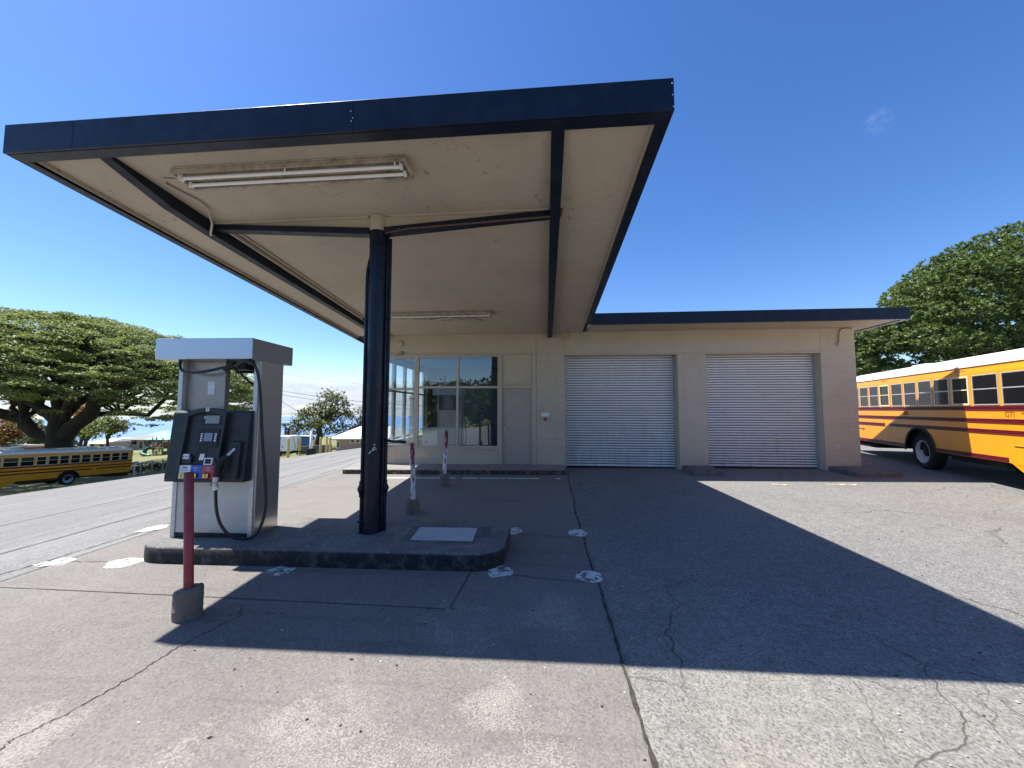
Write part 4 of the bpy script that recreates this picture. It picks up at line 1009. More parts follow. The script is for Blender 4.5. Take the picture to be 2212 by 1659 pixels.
mb = MB(); mb.tube(smoothpts([(.03, -.02, 2.235), (.045, -.04, 2.16), (.12, -.07, 2.09), (.25, -.08, 2.07), (.42, -.06, 2.09), (.60, -.02, 2.14), (.72, .0, 2.17)]), .0175, 12, False); mb.cyl((.62, -.02, 2.10), (.70, .02, 2.22), .03, n=12); mb.tube([(1.0, -.1, 2.21), (1.06, -.08, 2.19)], .034, 12); obj('vapour_hose', mb, 'hose', fp)
mb = MB(); mb.tube(smoothpts([(.68, .05, 2.14), (.74, .12, 2.07), (.80, .22, 1.96), (.90, .35, 1.88), (1.0, .45, 1.84)]), .015, 12, False); obj('rear_hose', mb, 'hose', fp)
mb = MB(); mb.tube([(.80, .45, 1.58), (.97, .47, 1.93)], .004, 6); obj('retractor_cable', mb, 'galv', fp)

# ------------------------------------------------------------------ bollards
def bollard(x, y, hb, rb, hp, rp, lean, label, mat, ring=True, tilt=0):
    z = t1(x, y); t = thing('bollard', label, 'bollard', (x, y, z), 'pipe bollards in concrete footings')
    mb = MB(); prof = [(rb*.97, z-.02), (rb, z+.02)]
    if ring: prof += [(rb*.99, z+hb*.30), (rb*1.03, z+hb*.33), (rb*.99, z+hb*.36), (rb, z+hb*.66), (rb*1.03, z+hb*.69), (rb*.99, z+hb*.72)]
    prof += [(rb, z+hb-.02), (rb*.94, z+hb), (rp*1.02, z+hb+.004)]
    mb.lathe(prof, (x, y, 0), n=32)
    for i in range(len(mb.v)):
        p = mb.v[i]
        if p[2] > z+hb*.8: mb.v[i] = (p[0], p[1], p[2]+(p[0]-x)*tilt*5+random.uniform(-.004, .004))
    obj('footing', mb, 'bbase', t)
    mb = MB(); top = (x+lean[0], y+lean[1], z+hp)
    mb.lathe([(rp, 0), (rp, 1), (rp*.93, 1.0), (rp*.86, 1.0), (rp*.85, .9)], n=24)
    vs = []
    for a, b, c in mb.v: vs.append((x+a+lean[0]*c, y+b+lean[1]*c, z+hb-.02+(hp-hb+.02)*c))
    mb.v = vs; obj('pipe', mb, mat, t)
    return t
bollard(-3.125, 3.235, .245, .108, 1.245, .0365, (-.06, -.0), 'plain dark red bollard in front of the fuel pump', 'redpole', True, .03)
bollard(-2.235, 6.46, .235, .112, 1.165, .040, (-.03, .01), 'peeling red and white bollard right behind the round column', 'polechip')
bollard(-2.265, 8.60, .28, .11, 1.235, .042, (.035, .0), 'leaning peeling red and white bollard in front of the office windows', 'polechip')

# ------------------------------------------------------------------ school buses
def make_bus(label):
    t = thing('school_bus', label, 'bus', (0, 0, 0), 'yellow school buses', local=True)
    HW, ZS, ZR, ZT = 1.10, .52, 2.54, 2.84
    X0, X1 = -4.05, 6.6
    AX = [0., 5.0]
    def zbot(x):
        z = ZS if x < 2.85 else (ZS if x < 2.86 else max(.30, ZS-(x-2.86)*.6))
        for a in AX:
            d = abs(x-a)
            if d < .60: z = max(z, .46+math.sqrt(max(0, .60**2-d*d))*1.02)
        return z
    xs = sorted(set([X0, X0+.06]+lin(X0+.06, X1, 40)+[a+.6*math.cos(math.pi*k/16) for a in AX for k in range(17)]+[a+s*.6001 for a in AX for s in (-1, 1)]+[2.85, 2.86, 3.22]))
    mb = MB(); prof_n = 0; vs = []
    for x in xs:
        e = .06 if x in (X0, X1) else 0
        zb_ = zbot(x)
        P = [(-HW+e, zb_), (-HW+e, 1.6), (-HW+e, 2.36), (-HW+.03+e, ZR-.02), (-HW+.04+e, ZR)]
        P = P+[(-a, b) for a, b in P[::-1]]; prof_n = len(P)
        vs += [(x, a, b) for a, b in P]
    n = prof_n; k = len(xs)
    mb.add(vs, [(i*n+j, i*n+j+1, (i+1)*n+j+1, (i+1)*n+j) for i in range(k-1) for j in range(n-1)]+[tuple(range(n)), tuple(range((k-1)*n, k*n))[::-1]])
    obj('body', mb, 'busyellow', t)
    mb = MB(); vs = []; xr = [X0+.02, X0+.10, X0+.3, X1-.3, X1-.1, X1-.02]
    for i, x in enumerate(xr):
        h = {0: .05, 1: .7, 2: 1, 3: 1, 4: .7, 5: .05}[i]; e = .03 if i in (0, 5) else 0
        for q in range(17):
            th = math.pi*q/16; yy = -(HW-.02-e)*math.copysign(abs(math.cos(th))**.55, math.cos(th)); zz = ZR-.025+(ZT-ZR)*h*math.sin(th)**.8
            vs.append((x, yy, zz))
    mb.smooth = True; mb.add(vs, [(i*17+j, i*17+j+1, (i+1)*17+j+1, (i+1)*17+j) for i in range(len(xr)-1) for j in range(16)]+[tuple(range(17)), tuple(range(5*17, 6*17))[::-1]])
    mb.smooth = False
    for s in (-1, 1): mb.box(X0+.03, X1-.03, s*(HW-.02)-.02, s*(HW-.02)+.02, ZR-.035, ZR+.0)
    rf = obj('roof', mb, 'busroof', t)
    for xx in (-1.4, 2.6):
        mb = MB(); mb.box(xx-.35, xx+.35, -.35, .35, ZT-.03, ZT+.05); obj('roof_hatch', mb, 'busroof', rf, org=(0, 0, 0), bevel=.03)
    # windows on both sides
    cols = [(-3.75, -3.12), (-3.12, -2.48), (-2.48, -1.85), (-1.85, -1.21), (-1.21, -.575), (-.575, .06), (.06, .68), (.68, 1.30), (1.30, 1.95), (1.95, 2.73), (2.73, 3.55), (3.55, 4.19), (4.19, 4.83)]
    for s in (-1, 1):
        yo_ = s*HW
        for i, (a, b) in enumerate(cols):
            fr = 3 if i in (3, 8) else 0
            a2, b2 = a+.045, b-.045; za, zb2 = 1.66, 2.31
            f = MB(); w = .022 if not fr else .042; d = .012 if not fr else .022
            y0, y1 = sorted((yo_-s*.02, yo_+s*d))
            f.box(a2, a2+w, y0, y1, za, zb2); f.box(b2-w, b2, y0, y1, za, zb2); f.box(a2+w, b2-w, y0, y1, za, za+w); f.box(a2+w, b2-w, y0, y1, zb2-w, zb2)
            f.box(a2+w, b2-w, y0, sorted((yo_-s*.02, yo_+s*(d-.002)))[1] if s > 0 else y1, za+.33, za+.352) if s > 0 else f.box(a2+w, b2-w, y0+.002, y1, za+.33, za+.352)
            wd = obj('window', f, 'alu' if not fr else 'busframe', t)
            p = MB(); yy = yo_+s*.004; p.add([(a2+w, yy, za+w), (b2-w, yy, za+w), (b2-w, yy, zb2-w), (a2+w, yy, zb2-w)], [(0, 1, 2, 3)] if s < 0 else [(3, 2, 1, 0)]); obj('window_pane', p, 'busglass', wd, org=(0, 0, 0))
        # rub rails with pressed ridges
        for z, x0, x1 in ((1.595, X0+.05, X1-.4), (1.335, X0+.05, X1-.4), (1.115, X0+.05, -1.62), (1.115, -1.33, X1-.4), (.575, X0+.05, -.62), (.575, .66, 2.80)):
            r = MB(); h = .046
            pr = [(0, -h), (.016, -h+.006), (.016, -.028), (.004, -.016), (.004, -.012), (.018, 0), (.004, .012), (.004, .016), (.016, .028), (.016, h-.006), (0, h)]
            vs = [(x, yo_+s*(d+.001), z+q) for x in (x0, x1) for d, q in pr]; m = len(pr)
            r.add(vs, [(j, m+j, m+j+1, j+1) if s < 0 else (j+1, m+j+1, m+j, j) for j in range(m-1)]+[tuple(range(m)), tuple(range(m, 2*m))]); obj('rub_rail', r, 'maroon', t)
        # wheel arch lips, side lamp, fuel flap, letters
        for a in AX:
            r = MB(); vs = []
            for q in range(21):
                th = math.pi*q/20
                for rr, dy in ((.585, .004), (.60, .022), (.66, .018), (.668, .002)): vs.append((a+rr*math.cos(th), yo_+s*dy, .46+rr*math.sin(th)))
            r.smooth = True; r.add(vs, [(i*4+j, i*4+j+1, (i+1)*4+j+1, (i+1)*4+j) for i in range(20) for j in range(3)]); obj('wheel_arch', r, 'rubber', t)
        r = MB(); r.sphere((-.52, yo_+s*.02, 1.47), .055, 12, (1, .6, 1)); obj('side_lamp', r, 'amber', t)
        r = MB(); y0, y1 = sorted((yo_, yo_+s*.006)); r.box(-1.60, -1.35, y0, y1, 1.0, 1.2); obj('fuel_flap', r, 'busyellow', t, bevel=.004)
        r = MB(); y0, y1 = sorted((yo_, yo_+s*.008)); r.box(2.95, 3.9, y0, y1, .50, .88); obj('luggage_door', r, 'busyellow', t, bevel=.004)
        r = MB(); y0, y1 = sorted((yo_+s*.006, yo_+s*.016)); r.box(2.97, 3.88, y0, y1, .845, .862); obj('door_gap', r, 'dark', t)
        fn = lambda cx_, cz_: (lambda x, y, d: (cx_-s*x, yo_+s*(.003+d), cz_+y))
        r = MB()
        r.text('GTI', .15, fn(2.90, 1.465), .001); r.text('GROUND TRANSPORT', .062, fn(3.48, 1.492), .001); r.text('INCORPORATED', .048, fn(3.56, 1.425), .001)
        r.text('EMERGENCY EXIT', .042, fn(-1.53, 2.43), .001); r.text('EMERGENCY EXIT', .042, fn(1.62, 2.43), .001)
        r.add([fn(-3.25, .92)(*q) for q in ((-.4, -.02, 0), (.30, -.02, 0), (.30, .02, 0), (-.4, .02, 0))], [(0, 1, 2, 3)]); r.add([fn(-3.25, .92)(*q) for q in ((.24, -.05, .001), (.34, -.02, .001), (.34, .02, .001), (.30, .06, .001), (.25, .02, .001))], [(0, 1, 2, 3, 4)])
        obj('lettering', r, 'busink', t)
    # underside
    mb = MB(); mb.box(X0+.3, X1-.3, -.98, .98, .50, .62); mb.box(X0+.15, X0+1.6, -1.0, 1.0, .34, .50)
    for q in range(9): mb.box(-3.6+.16*q, -3.52+.16*q, -1.04, -1.0, .36, .5); mb.box(-3.6+.16*q, -3.52+.16*q, 1.0, 1.04, .36, .5)
    mb.box(.8, 2.4, -.9, .9, .36, .50); mb.box(X0+.3, X1-.5, -.45, -.35, .42, .5); mb.box(X0+.3, X1-.5, .35, .45, .42, .5)
    for a in AX: mb.box(a-.62, a+.62, -1.0, 1.0, .62, 1.10); mb.cyl((a, -.9, .46), (a, .9, .46), .09, n=12)
    obj('chassis', mb, 'dark', t)
    # wheels: the rear ones deep dished
    for a in AX:
        for s in (-1, 1):
            wy = s*(HW-.06)
            wl = thing('w', 'w', 'w'); bpy.data.objects.remove(wl)
            ty = MB(); ty.lathe([(.29, s*-.02), (.30, s*.012), (.36, s*.022), (.42, s*.012), (.452, s*-.02), (.46, s*-.06), (.46, s*-.22), (.44, s*-.26), (.30, s*-.27)], (a, wy, .46), 'y', 36)
            tyo = obj('wheel', ty, 'tyre', t)
            rm = MB()
            if a == 0: pr = [(.30, .008), (.292, .016), (.28, .010), (.268, -.02), (.255, -.12), (.20, -.150), (.13, -.155), (.115, -.10), (.10, -.085), (.001, -.08)]
            else: pr = [(.30, .008), (.292, .016), (.28, .008), (.26, -.015), (.22, .005), (.16, .035), (.12, .05), (.09, .075), (.001, .08)]
            rm.lathe([(r_, s*h_) for r_, h_ in pr], (a, wy, .46), 'y', 36)
            for q in range(10):
                th = 2*math.pi*q/10; hh = -.15 if a == 0 else .03
                rm.cyl((a+.165*math.cos(th), wy+s*hh, .46+.165*math.sin(th)), (a+.165*math.cos(th), wy+s*(hh+.035), .46+.165*math.sin(th)), .014, n=6)
            obj('rim', rm, 'rim', tyo, org=(0, 0, 0))
            hb = MB(); hb.lathe([(.118, s*-.152), (.115, s*-.06), (.09, s*-.045), (.001, s*-.045)] if a == 0 else [(.1, s*.05), (.07, s*.1), (.001, s*.1)], (a, wy, .46), 'y', 20); obj('hub', hb, 'dark', tyo, org=(0, 0, 0))
    mb = MB(); mb.box(X0-.12, X0-.02, -1.08, 1.08, .50, .78); mb.box(X0-.1, X0+.15, -1.115, -1.09, .50, .78); mb.box(X0-.1, X0+.15, 1.09, 1.115, .50, .78); obj('rear_bumper', mb, 'dark', t, bevel=.02)
    mb = MB(); mb.box(X1-.0, X1+.12, -1.08, 1.08, .40, .68); obj('front_bumper', mb, 'dark', t, bevel=.02)
    mb = MB(); mb.box(X0-.012, X0+.01, -.8, .8, 1.7, 2.35); obj('rear_window', mb, 'busglass', t)
    mb = MB(); mb.box(X1-.01, X1+.015, -1.0, 1.0, 1.35, 2.35); obj('windscreen', mb, 'busglass', t, bevel=.02)
    for s in (-1, 1):
        for z in (1.05, 1.3):
            mb = MB(); mb.cyl((X0-.02, s*.9, z), (X0+.01, s*.9, z), .08, n=16); obj('tail_light', mb, 'taillight', t)
        mb = MB(); mb.cyl((X1+.03, s*.85, .9), (X1, s*.85, .9), .11, n=18); obj('headlight', mb, 'silver', t)
    return t
MT['busframe'] = plain('bus_frame_paint', (.74, .62, .36), .4, var=.05)
b1 = make_bus('school bus parked at the right end of the garage, partly in the roof shadow')
A = R(16); fx, fy = -math.sin(A), -math.cos(A)
b1.location = (9.842+1.10*math.cos(A), 11.167-1.10*math.sin(A), .275); b1.rotation_euler = (0, 0, math.atan2(fy, fx))
b2 = copy_tree(b1); b2['label'] = 'school bus parked in the shade of the spreading tree beyond the road'
A = R(-10); fx, fy = math.sin(A), -math.cos(A); lx, ly = -fy, fx
b2.location = (-37.037-1.10*lx, 27.316-1.10*ly, -4.09); b2.rotation_euler = (0, -math.atan(.05), math.atan2(fy, fx))

# ------------------------------------------------------------------ trees
def leaf_mesh(name, C, N, Ln, Wd, mat, parent, droop=None, cup=.0, face=None):
    """many leaf sized faces: C centres, N leaf axis directions (unit), lengths, widths; each leaf is two tris pairs folded along the axis"""
    n = len(C)
    rnd = rng.normal(size=(n, 3)); S = np.cross(N, rnd); S /= np.linalg.norm(S, axis=1)[:, None]+1e-9
    if droop is not None:                                  # keep blades roughly facing up
        up = (np.array([0, 0, 1.]) if face is None else face)+rng.normal(0, .5, (n, 3)); S = np.cross(N, up); S /= np.linalg.norm(S, axis=1)[:, None]+1e-9
    L = (np.ones(n)*Ln*rng.uniform(.7, 1.3, n))[:, None]; W = (np.ones(n)*Wd*rng.uniform(.7, 1.3, n))[:, None]
    a = C-N*L*.5; b = C+N*L*.5; m = C-N*L*.08
    Bn = np.cross(S, N); c1 = m+S*W*.5-Bn*cup*W; c2 = m-S*W*.5-Bn*cup*W
    V = np.stack([a, c1, b, c2], 1).reshape(-1, 3).astype(np.float32)
    me = bpy.data.meshes.new(name)
    me.vertices.add(4*n); me.vertices.foreach_set('co', V.ravel())
    me.loops.add(4*n); me.loops.foreach_set('vertex_index', np.arange(4*n, dtype=np.int32))
    me.polygons.add(n); me.polygons.foreach_set('loop_start', np.arange(0, 4*n, 4, dtype=np.int32))
    me.update(calc_edges=True); me.validate()
    me.materials.append(MT[mat])
    o = bpy.data.objects.new(name, me); COL.objects.link(o); o.parent = parent
    return o
def unit(v): return v/(np.linalg.norm(v, axis=-1, keepdims=True)+1e-9)
def limb(mb, p0, p1, r0, r1, sag=0., n=7, wob=.12, sides=9):
    p0 = np.array(p0, float); p1 = np.array(p1, float); L = np.linalg.norm(p1-p0); pts = []; rr = []
    w = rng.normal(0, wob*L*.25, (n, 3)); w[0] = w[-1] = 0
    for i in range(n):
        t = i/(n-1); p = p0+(p1-p0)*t+w[i]*math.sin(math.pi*t); p[2] += sag*math.sin(math.pi*t)*L; pts.append(p); rr.append(r0+(r1-r0)*t)
    mb.tube([tuple(p) for p in pts], rr, sides, False); return [np.array(p) for p in pts]

# big spreading rain tree behind the left bus
base = np.array(atD(128, 968, 37.)); base[2] = t1(base[0], base[1])
TB = tuple(base)
tr = thing('rain_tree', 'huge umbrella shaped tree with dark forking trunk behind the left bus', 'tree', TB)
H0 = base[2]; Cx = np.array([base[0], base[1], 0])
right = np.array([CR[0], CR[1], 0]); right /= np.linalg.norm(right); fwd = np.array([-right[1], right[0], 0])
def tp(a, b, z): return Cx+right*a+fwd*b+np.array([0, 0, z])      # tree frame: a to the right, b away, z world
ZC = 1.2; AR, AH = 17.0, 9.0
mb = MB()
mb.tube([tuple(tp(0, 0, H0-.3)), tuple(tp(0, 0, H0+.7)), tuple(tp(-.02, 0, H0+1.6)), tuple(tp(-.05, 0, H0+3.6)), tuple(tp(-.1, 0, H0+4.8)), tuple(tp(-.2, 0, H0+6.4))], [1.45, 1.08, .95, .9, .85, .62], 18, False)
mains = []
trunk_top = tp(-.05, 0, H0+2.7)
specs = [(-11, -1, 2.2, .80, 3.7), (-10.5, 3, 4.4, .60, 5.4), (9.8, -1.5, 5.4, .85, 3.9), (12.5, 3, 2.6, .36, 5.0), (3.2, 5.5, 6.9, .55, 6.0), (-3.6, 4, 7.2, .65, 6.0), (.5, -5.5, 6.9, .5, 6.2), (-5.5, -4.5, 5.8, .5, 5.6), (6.0, -5, 6.0, .45, 5.6), (-1.0, .5, 8.4, .72, 6.0), (4.6, 1.0, 7.8, .5, 6.0)]
tips = []
for a, b, z, r0, zs_ in specs:
    st = tp(.35*np.sign(a)*min(1, abs(a)/4), 0, H0+zs_)
    P = limb(mb, st, tp(a, b, z), r0*.82, r0*.34, .05, 9, .16, 10); tips += [(P[5], r0*.55), (P[8], r0*.40)]
    if abs(a) > 5: tips.append((P[3], r0*.6))
def umbrella(a, b, f=1.):
    q = 1-(a*a+b*b)/(AR*AR*f*f)
    return ZC+AH*f*math.sqrt(max(q, 0.02))
sub = []
for p, r0 in tips:
    for k in range(6):
        off_ = p-Cx; a0, b0 = off_@right, off_@fwd
        for _ in range(20):
            a = a0+rng.normal(0, 4.6); b = b0+rng.normal(0, 4.6)
            if a*a+b*b < (AR*.93)**2: break
        z = umbrella(a, b, .90)-rng.uniform(.3, 1.5)
        P = limb(mb, p, tp(a, b, z), r0*.5, .06, .02, 7, .22, 7); sub += [P[3], P[5], P[6]]
        for q in (P[3], P[4]):
            a2, b2 = (q-Cx)@right+rng.normal(0, 2), (q-Cx)@fwd+rng.normal(0, 2)
            limb(mb, q, tp(a2, b2, umbrella(a2, b2, .95)-rng.uniform(.2, 1.2)), r0*.18, .03, .0, 5, .25, 5)
obj('trunk', mb, 'bark', tr)
# foliage: flat tiers of feathery leaves on and below the umbrella, thinner inside
pc = []
LAT0, DEP0 = float((Cx-CO)@right), float((Cx-CO)@fwd)
def lowest(a, b):
    # the crown is lifted over the trunk side facing the drive and hangs on its right flank
    uu = 1106+FPX*(LAT0+a)/(DEP0+b)
    vv = 868 if uu < 15 else (842+rng.uniform(0, 58) if uu < 270 else (880+rng.uniform(0, 45)))
    return CAMH+(884-vv)/FPX*(DEP0+b)
for _ in range(1450):
    rr = math.sqrt(rng.uniform(0, 1)); th = rng.uniform(0, 2*math.pi); a, b = AR*rr*math.cos(th), AR*rr*math.sin(th)
    lay = rng.choice([0, 0, 0, 1, 1, 2])
    z = umbrella(a, b, 1)-[0, 1.5, 3.2][lay]*rng.uniform(.6, 1.2)+rng.normal(0, .2)
    if z < lowest(a, b): continue
    pc.append((a, b, z, rng.uniform(.6, 1.3)))
for _ in range(650):                                   # the skirt and low sprays
    th = rng.uniform(0, 2*math.pi); rr = rng.uniform(.55, 1.0); a, b = AR*rr*math.cos(th), AR*rr*math.sin(th)
    z = rng.uniform(-.7, 5.0)
    if z < lowest(a, b): continue
    pc.append((a, b, z, rng.uniform(.6, 1.2)))
Cs, Ns = [], []
for a, b, z, r0 in pc:
    n = int(100*r0*r0)+20
    rad = r0*np.sqrt(rng.uniform(0, 1, n)); th = rng.uniform(0, 2*np.pi, n)
    ca, cb = a+rad*np.cos(th), b+rad*np.sin(th); cz = z+.24*r0*(1-(rad/r0)**2)+rng.normal(0, .065, n)
    Cs.append(Cx+np.outer(ca, right)+np.outer(cb, fwd)+np.outer(cz, [0, 0, 1]))
    d = np.stack([np.cos(th+rng.normal(0, .9, n)), np.sin(th+rng.normal(0, .9, n)), rng.normal(-.12, .32, n)], 1); Ns.append(unit(d))
Cs = np.concatenate(Cs)-base; Ns = np.concatenate(Ns)
leaf_mesh('crown', Cs, Ns, .235, .14, 'leafpod', tr, True, .15)

def clump_tree(name, label, base, blobs, mat, leaf, dens, trunk=None, group=None, bark='bark', droop=-.1, flat=.75):
    """crown of overlapping rounded clumps (centre, radius), each a shell of leaf clusters with gaps"""
    base = np.array(base, float); t = thing(name, label, 'tree', tuple(base), group)
    Cs, Ns = [], []
    for c, r in blobs:
        c = np.array(c, float); n = max(20, int(dens*r*r))
        u = unit(rng.normal(size=(n, 3))); u[:, 2] = np.abs(u[:, 2])*rng.choice([1, 1, 1, -.6], n)
        rad = r*(1-.35*rng.uniform(0, 1, n)**2)
        cc = c+u*rad[:, None]*np.array([1, 1, flat])
        k = 6
        for _ in range(k):
            cs = cc+rng.normal(0, leaf[0]*.75, (n, 3)); Cs.append(cs)
            Ns.append(unit(u*.7+rng.normal(0, .6, (n, 3))+np.array([0, 0, droop])))
    Cs = np.concatenate(Cs)-base; Ns = np.concatenate(Ns)
    if trunk:
        mb = MB(); r0, z1_ = trunk; top = base+np.array([0, 0, z1_])
        limb(mb, base-np.array([0, 0, .3]), top, r0, r0*.75, 0, 5, .1)
        for c, r in blobs[:14]: limb(mb, top-np.array([0, 0, .2]), np.array(c), r0*.5, r0*.12, .03, 6, .2, 7)
        mb.v = [(a-base[0], b-base[1], c-base[2]) for a, b, c in mb.v]; obj('trunk', mb, bark, t, org=(0, 0, 0))
    leaf_mesh('crown', Cs, Ns, leaf[0], leaf[1], mat, t, True, .15)
    return t
def blobs_px(lst):   # (u, v, depth, radius in photo px)
    return [(atD(u, v, d), r*d/FPX) for u, v, d, r in lst]

# mango trees behind the right bus: rosettes of long drooping leaves on rounded mounds
def mango(label, blobs, base, dens=74, trunk=(.45, 3)):
    base = np.array(base, float); t = thing('mango_tree', label, 'tree', tuple(base), 'mango trees behind the right bus')
    Cs, Ns, Fs = [], [], []
    for c, r in blobs:
        c = np.array(c, float); n = int(dens*r*r)+10
        u = unit(rng.normal(size=(n, 3))); u[:, 2] = np.where(u[:, 2] < -.15, -u[:, 2]*rng.uniform(.3, 1, n), u[:, 2]); u = unit(u)
        cc = c+u*(r*(1-.30*rng.uniform(0, 1, n)**4))[:, None]*np.array([1, 1, .9])
        for _ in range(15):
            d = unit(u*.55+rng.normal(0, .75, (n, 3))*np.array([1, 1, .6])+np.array([0, 0, -.28]))
            Cs.append(cc+d*.09); Ns.append(d); Fs.append(u*.8+np.array([0, 0, .75]))
    mb = MB(); top = base+np.array([0, 0, trunk[1]]); limb(mb, base-np.array([0, 0, .3]), top, trunk[0], trunk[0]*.8, 0, 5)
    for c, r in blobs[::4]: limb(mb, top, top+(np.array(c)-top)*.6, trunk[0]*.35, .03, .03, 6, .2, 7)
    mb.v = [(a-base[0], b-base[1], c-base[2]) for a, b, c in mb.v]; obj('trunk', mb, 'bark', t, org=(0, 0, 0))
    leaf_mesh('crown', np.concatenate(Cs)-base, np.concatenate(Ns), .205, .075, 'leafmango', t, True, .2, np.concatenate(Fs))
    return t
D1 = 23.
bl = []
out_ = [(1955, 655), (1990, 620), (2030, 590), (2080, 565), (2130, 545), (2180, 525), (2230, 510), (2290, 520), (2350, 560), (1945, 700), (1985, 680)]
for u, v in out_: bl.append((u, v, D1+rng.uniform(-.5, 2), 42))
for row, (v, u0, u1) in enumerate(((640, 2010, 2330), (700, 1960, 2330), (755, 1985, 2330), (590, 2080, 2320))):
    for u in np.arange(u0, u1, 62): bl.append((u+rng.uniform(-15, 15), v+rng.uniform(-14, 14), D1-2.2+rng.uniform(-1.3, 1.3)-(v-600)*.006, rng.uniform(38, 54)))
for u, v in ((1968, 652), (1966, 690), (1998, 628), (2110, 590), (2150, 575), (2190, 565), (2230, 560), (2270, 570), (2150, 610), (2200, 600), (2250, 605), (2060, 610)): bl.append((u, v, D1-.5, 48))
for k in range(26): bl.append((rng.uniform(1970, 2300), rng.uniform(620, 780), D1+2+rng.uniform(0, 3), 60))
mb_ = atD(2150, 900, D1+1); mango('tall dark mango tree rising over the right bus and the garage roof', blobs_px(bl), (mb_[0], mb_[1], t1(mb_[0], mb_[1])))
bl = []
for v, u0, u1 in ((770, 1850, 2260), (800, 1845, 2250), (735, 1875, 1960)):
    for u in np.arange(u0, u1, 46): bl.append((u+rng.uniform(-10, 10), v+rng.uniform(-14, 12), 20.5+rng.uniform(-1, 1.2), rng.uniform(28, 40)))
for k in range(14): bl.append((rng.uniform(1840, 2240), rng.uniform(790, 850), 22.5+rng.uniform(0, 1.5), 45))
for u, v in ((1848, 752), (1868, 742), (1890, 730), (1915, 722), (1940, 730), (1855, 785), (1880, 770), (1905, 755), (1860, 815)): bl.append((u, v, 21.+rng.uniform(-.6, .6), 36))
mb_ = atD(2000, 950, 22); mango('low mango foliage directly behind the right bus roof', blobs_px(bl), (mb_[0], mb_[1], t1(mb_[0], mb_[1])), 74, (.3, 1.6))

# tree between pump and column, with a smaller scrubby one beside it
def px_base(u, D): p = atD(u, 900, D); return (p[0], p[1], t1(p[0], p[1]))
D2 = 47.
bl = [(722, 868, D2, 17), (705, 858, D2+1, 16), (738, 876, D2, 14), (735, 862, D2, 14), (690, 880, D2, 17), (668, 893, D2, 15), (712, 890, D2-1, 19), (650, 905, D2, 14), (640, 918, D2, 12), (675, 915, D2-2, 19), (655, 930, D2, 16), (700, 918, D2-2, 19), (728, 905, D2, 13), (740, 893, D2, 11), (735, 925, D2-1, 16), (752, 895, D2, 9), (715, 938, D2-2, 17), (680, 940, D2-2, 15), (635, 935, D2+1, 12), (745, 940, D2, 14), (662, 902, D2+2, 18), (700, 900, D2+3, 20)]
clump_tree('shade_tree', 'open crowned olive green tree standing beyond the yellow posts', px_base(690, D2), blobs_px(bl), 'leafolive', (.34, .2), 34, (.42, 2.8), 'trees beyond the road')
D3 = 62.
bl = [(768, 905, D3, 13), (780, 890, D3, 12), (790, 912, D3, 14), (772, 925, D3, 13), (755, 925, D3, 11), (788, 935, D3, 14), (765, 940, D3, 12), (800, 900, D3, 14)]
clump_tree('scrub_tree', 'brownish scrubby tree left of the dark column, behind the pink house', px_base(778, D3), blobs_px(bl), 'leafbrown', (.4, .2), 26, (.3, 2.5), 'trees beyond the road', 'barkpale')
# trees under and beyond the rain tree
DB = 75.
def small(label, u, v, D, w, h, mat, dens=20, name='shade_tree', bark='bark', seed=0):
    r2 = np.random.default_rng(seed); bl = []
    for k in range(12): bl.append((u+r2.uniform(-w, w)*.8, v+r2.uniform(-h, h)*.7, D+r2.uniform(-2, 2), r2.uniform(.30, .5)*min(w, h*1.6)))
    return clump_tree(name, label, px_base(u, D), blobs_px(bl), mat, (D*.0075, D*.0045), dens*60/D, (.28, 3.), 'trees beyond the road', bark)
small('red flowering tree at the left edge beyond the left bus', 12, 935, 62, 30, 26, 'leafred', 22, 'flowering_tree', seed=1)
small('pale green tree with forked trunk seen under the rain tree, left of its trunk', 48, 915, 70, 38, 20, 'leafolive', 20, bark='barkpale', seed=2)
small('bright green tree seen under the rain tree, just right of its trunk', 190, 925, 60, 30, 20, 'leafpod', 26, seed=3)
small('green tree above the white roofed houses under the rain tree', 235, 918, 72, 32, 18, 'leafolive', 24, seed=4)
small('reddish leaved tree showing through the rain tree crown', 180, 890, 66, 16, 12, 'leafred', 20, 'flowering_tree', seed=5)
small('dark bushy tree far left of the school building', 85, 940, 88, 30, 16, 'leafhedge', 22, seed=6)
bl = [(20+14*i, 962+rng.uniform(-4, 4), 92, 11) for i in range(11)]
hh = clump_tree('hedge', 'dark clipped hedge running behind the rain tree trunk', px_base(90, 92), blobs_px(bl), 'leafhedge', (.6, .4), 16); hh['category'] = 'hedge'
p = atD(616.5, 925, 60); pb = np.array([p[0], p[1], t1(p[0], p[1])])
pm = thing('palm_tree', 'small palm silhouetted right beside the fuel pump column', 'palm', tuple(pb))
mb = MB(); top = np.array(atD(616.5, 917, 60)); limb(mb, pb, top, .16, .1, 0, 5, .03); mb.v = [(a-pb[0], b-pb[1], c-pb[2]) for a, b, c in mb.v]; obj('trunk', mb, 'barkpale', pm, org=(0, 0, 0))
Cs, Ns = [], []
for k in range(12):
    th = 2*math.pi*k/12; d = np.array([math.cos(th), math.sin(th), .55])
    for j in range(10):
        q = top+d*j*.17+np.array([0, 0, -.028*j*j*.9])
        for s in (-1, 1): Cs.append(q+np.array([-math.sin(th), math.cos(th), -.4])*s*.14); Ns.append(np.array([-math.sin(th)*s, math.cos(th)*s, -.5]))
leaf_mesh('fronds', np.array(Cs)-pb, unit(np.array(Ns)), .5, .10, 'leafhedge', pm, True)

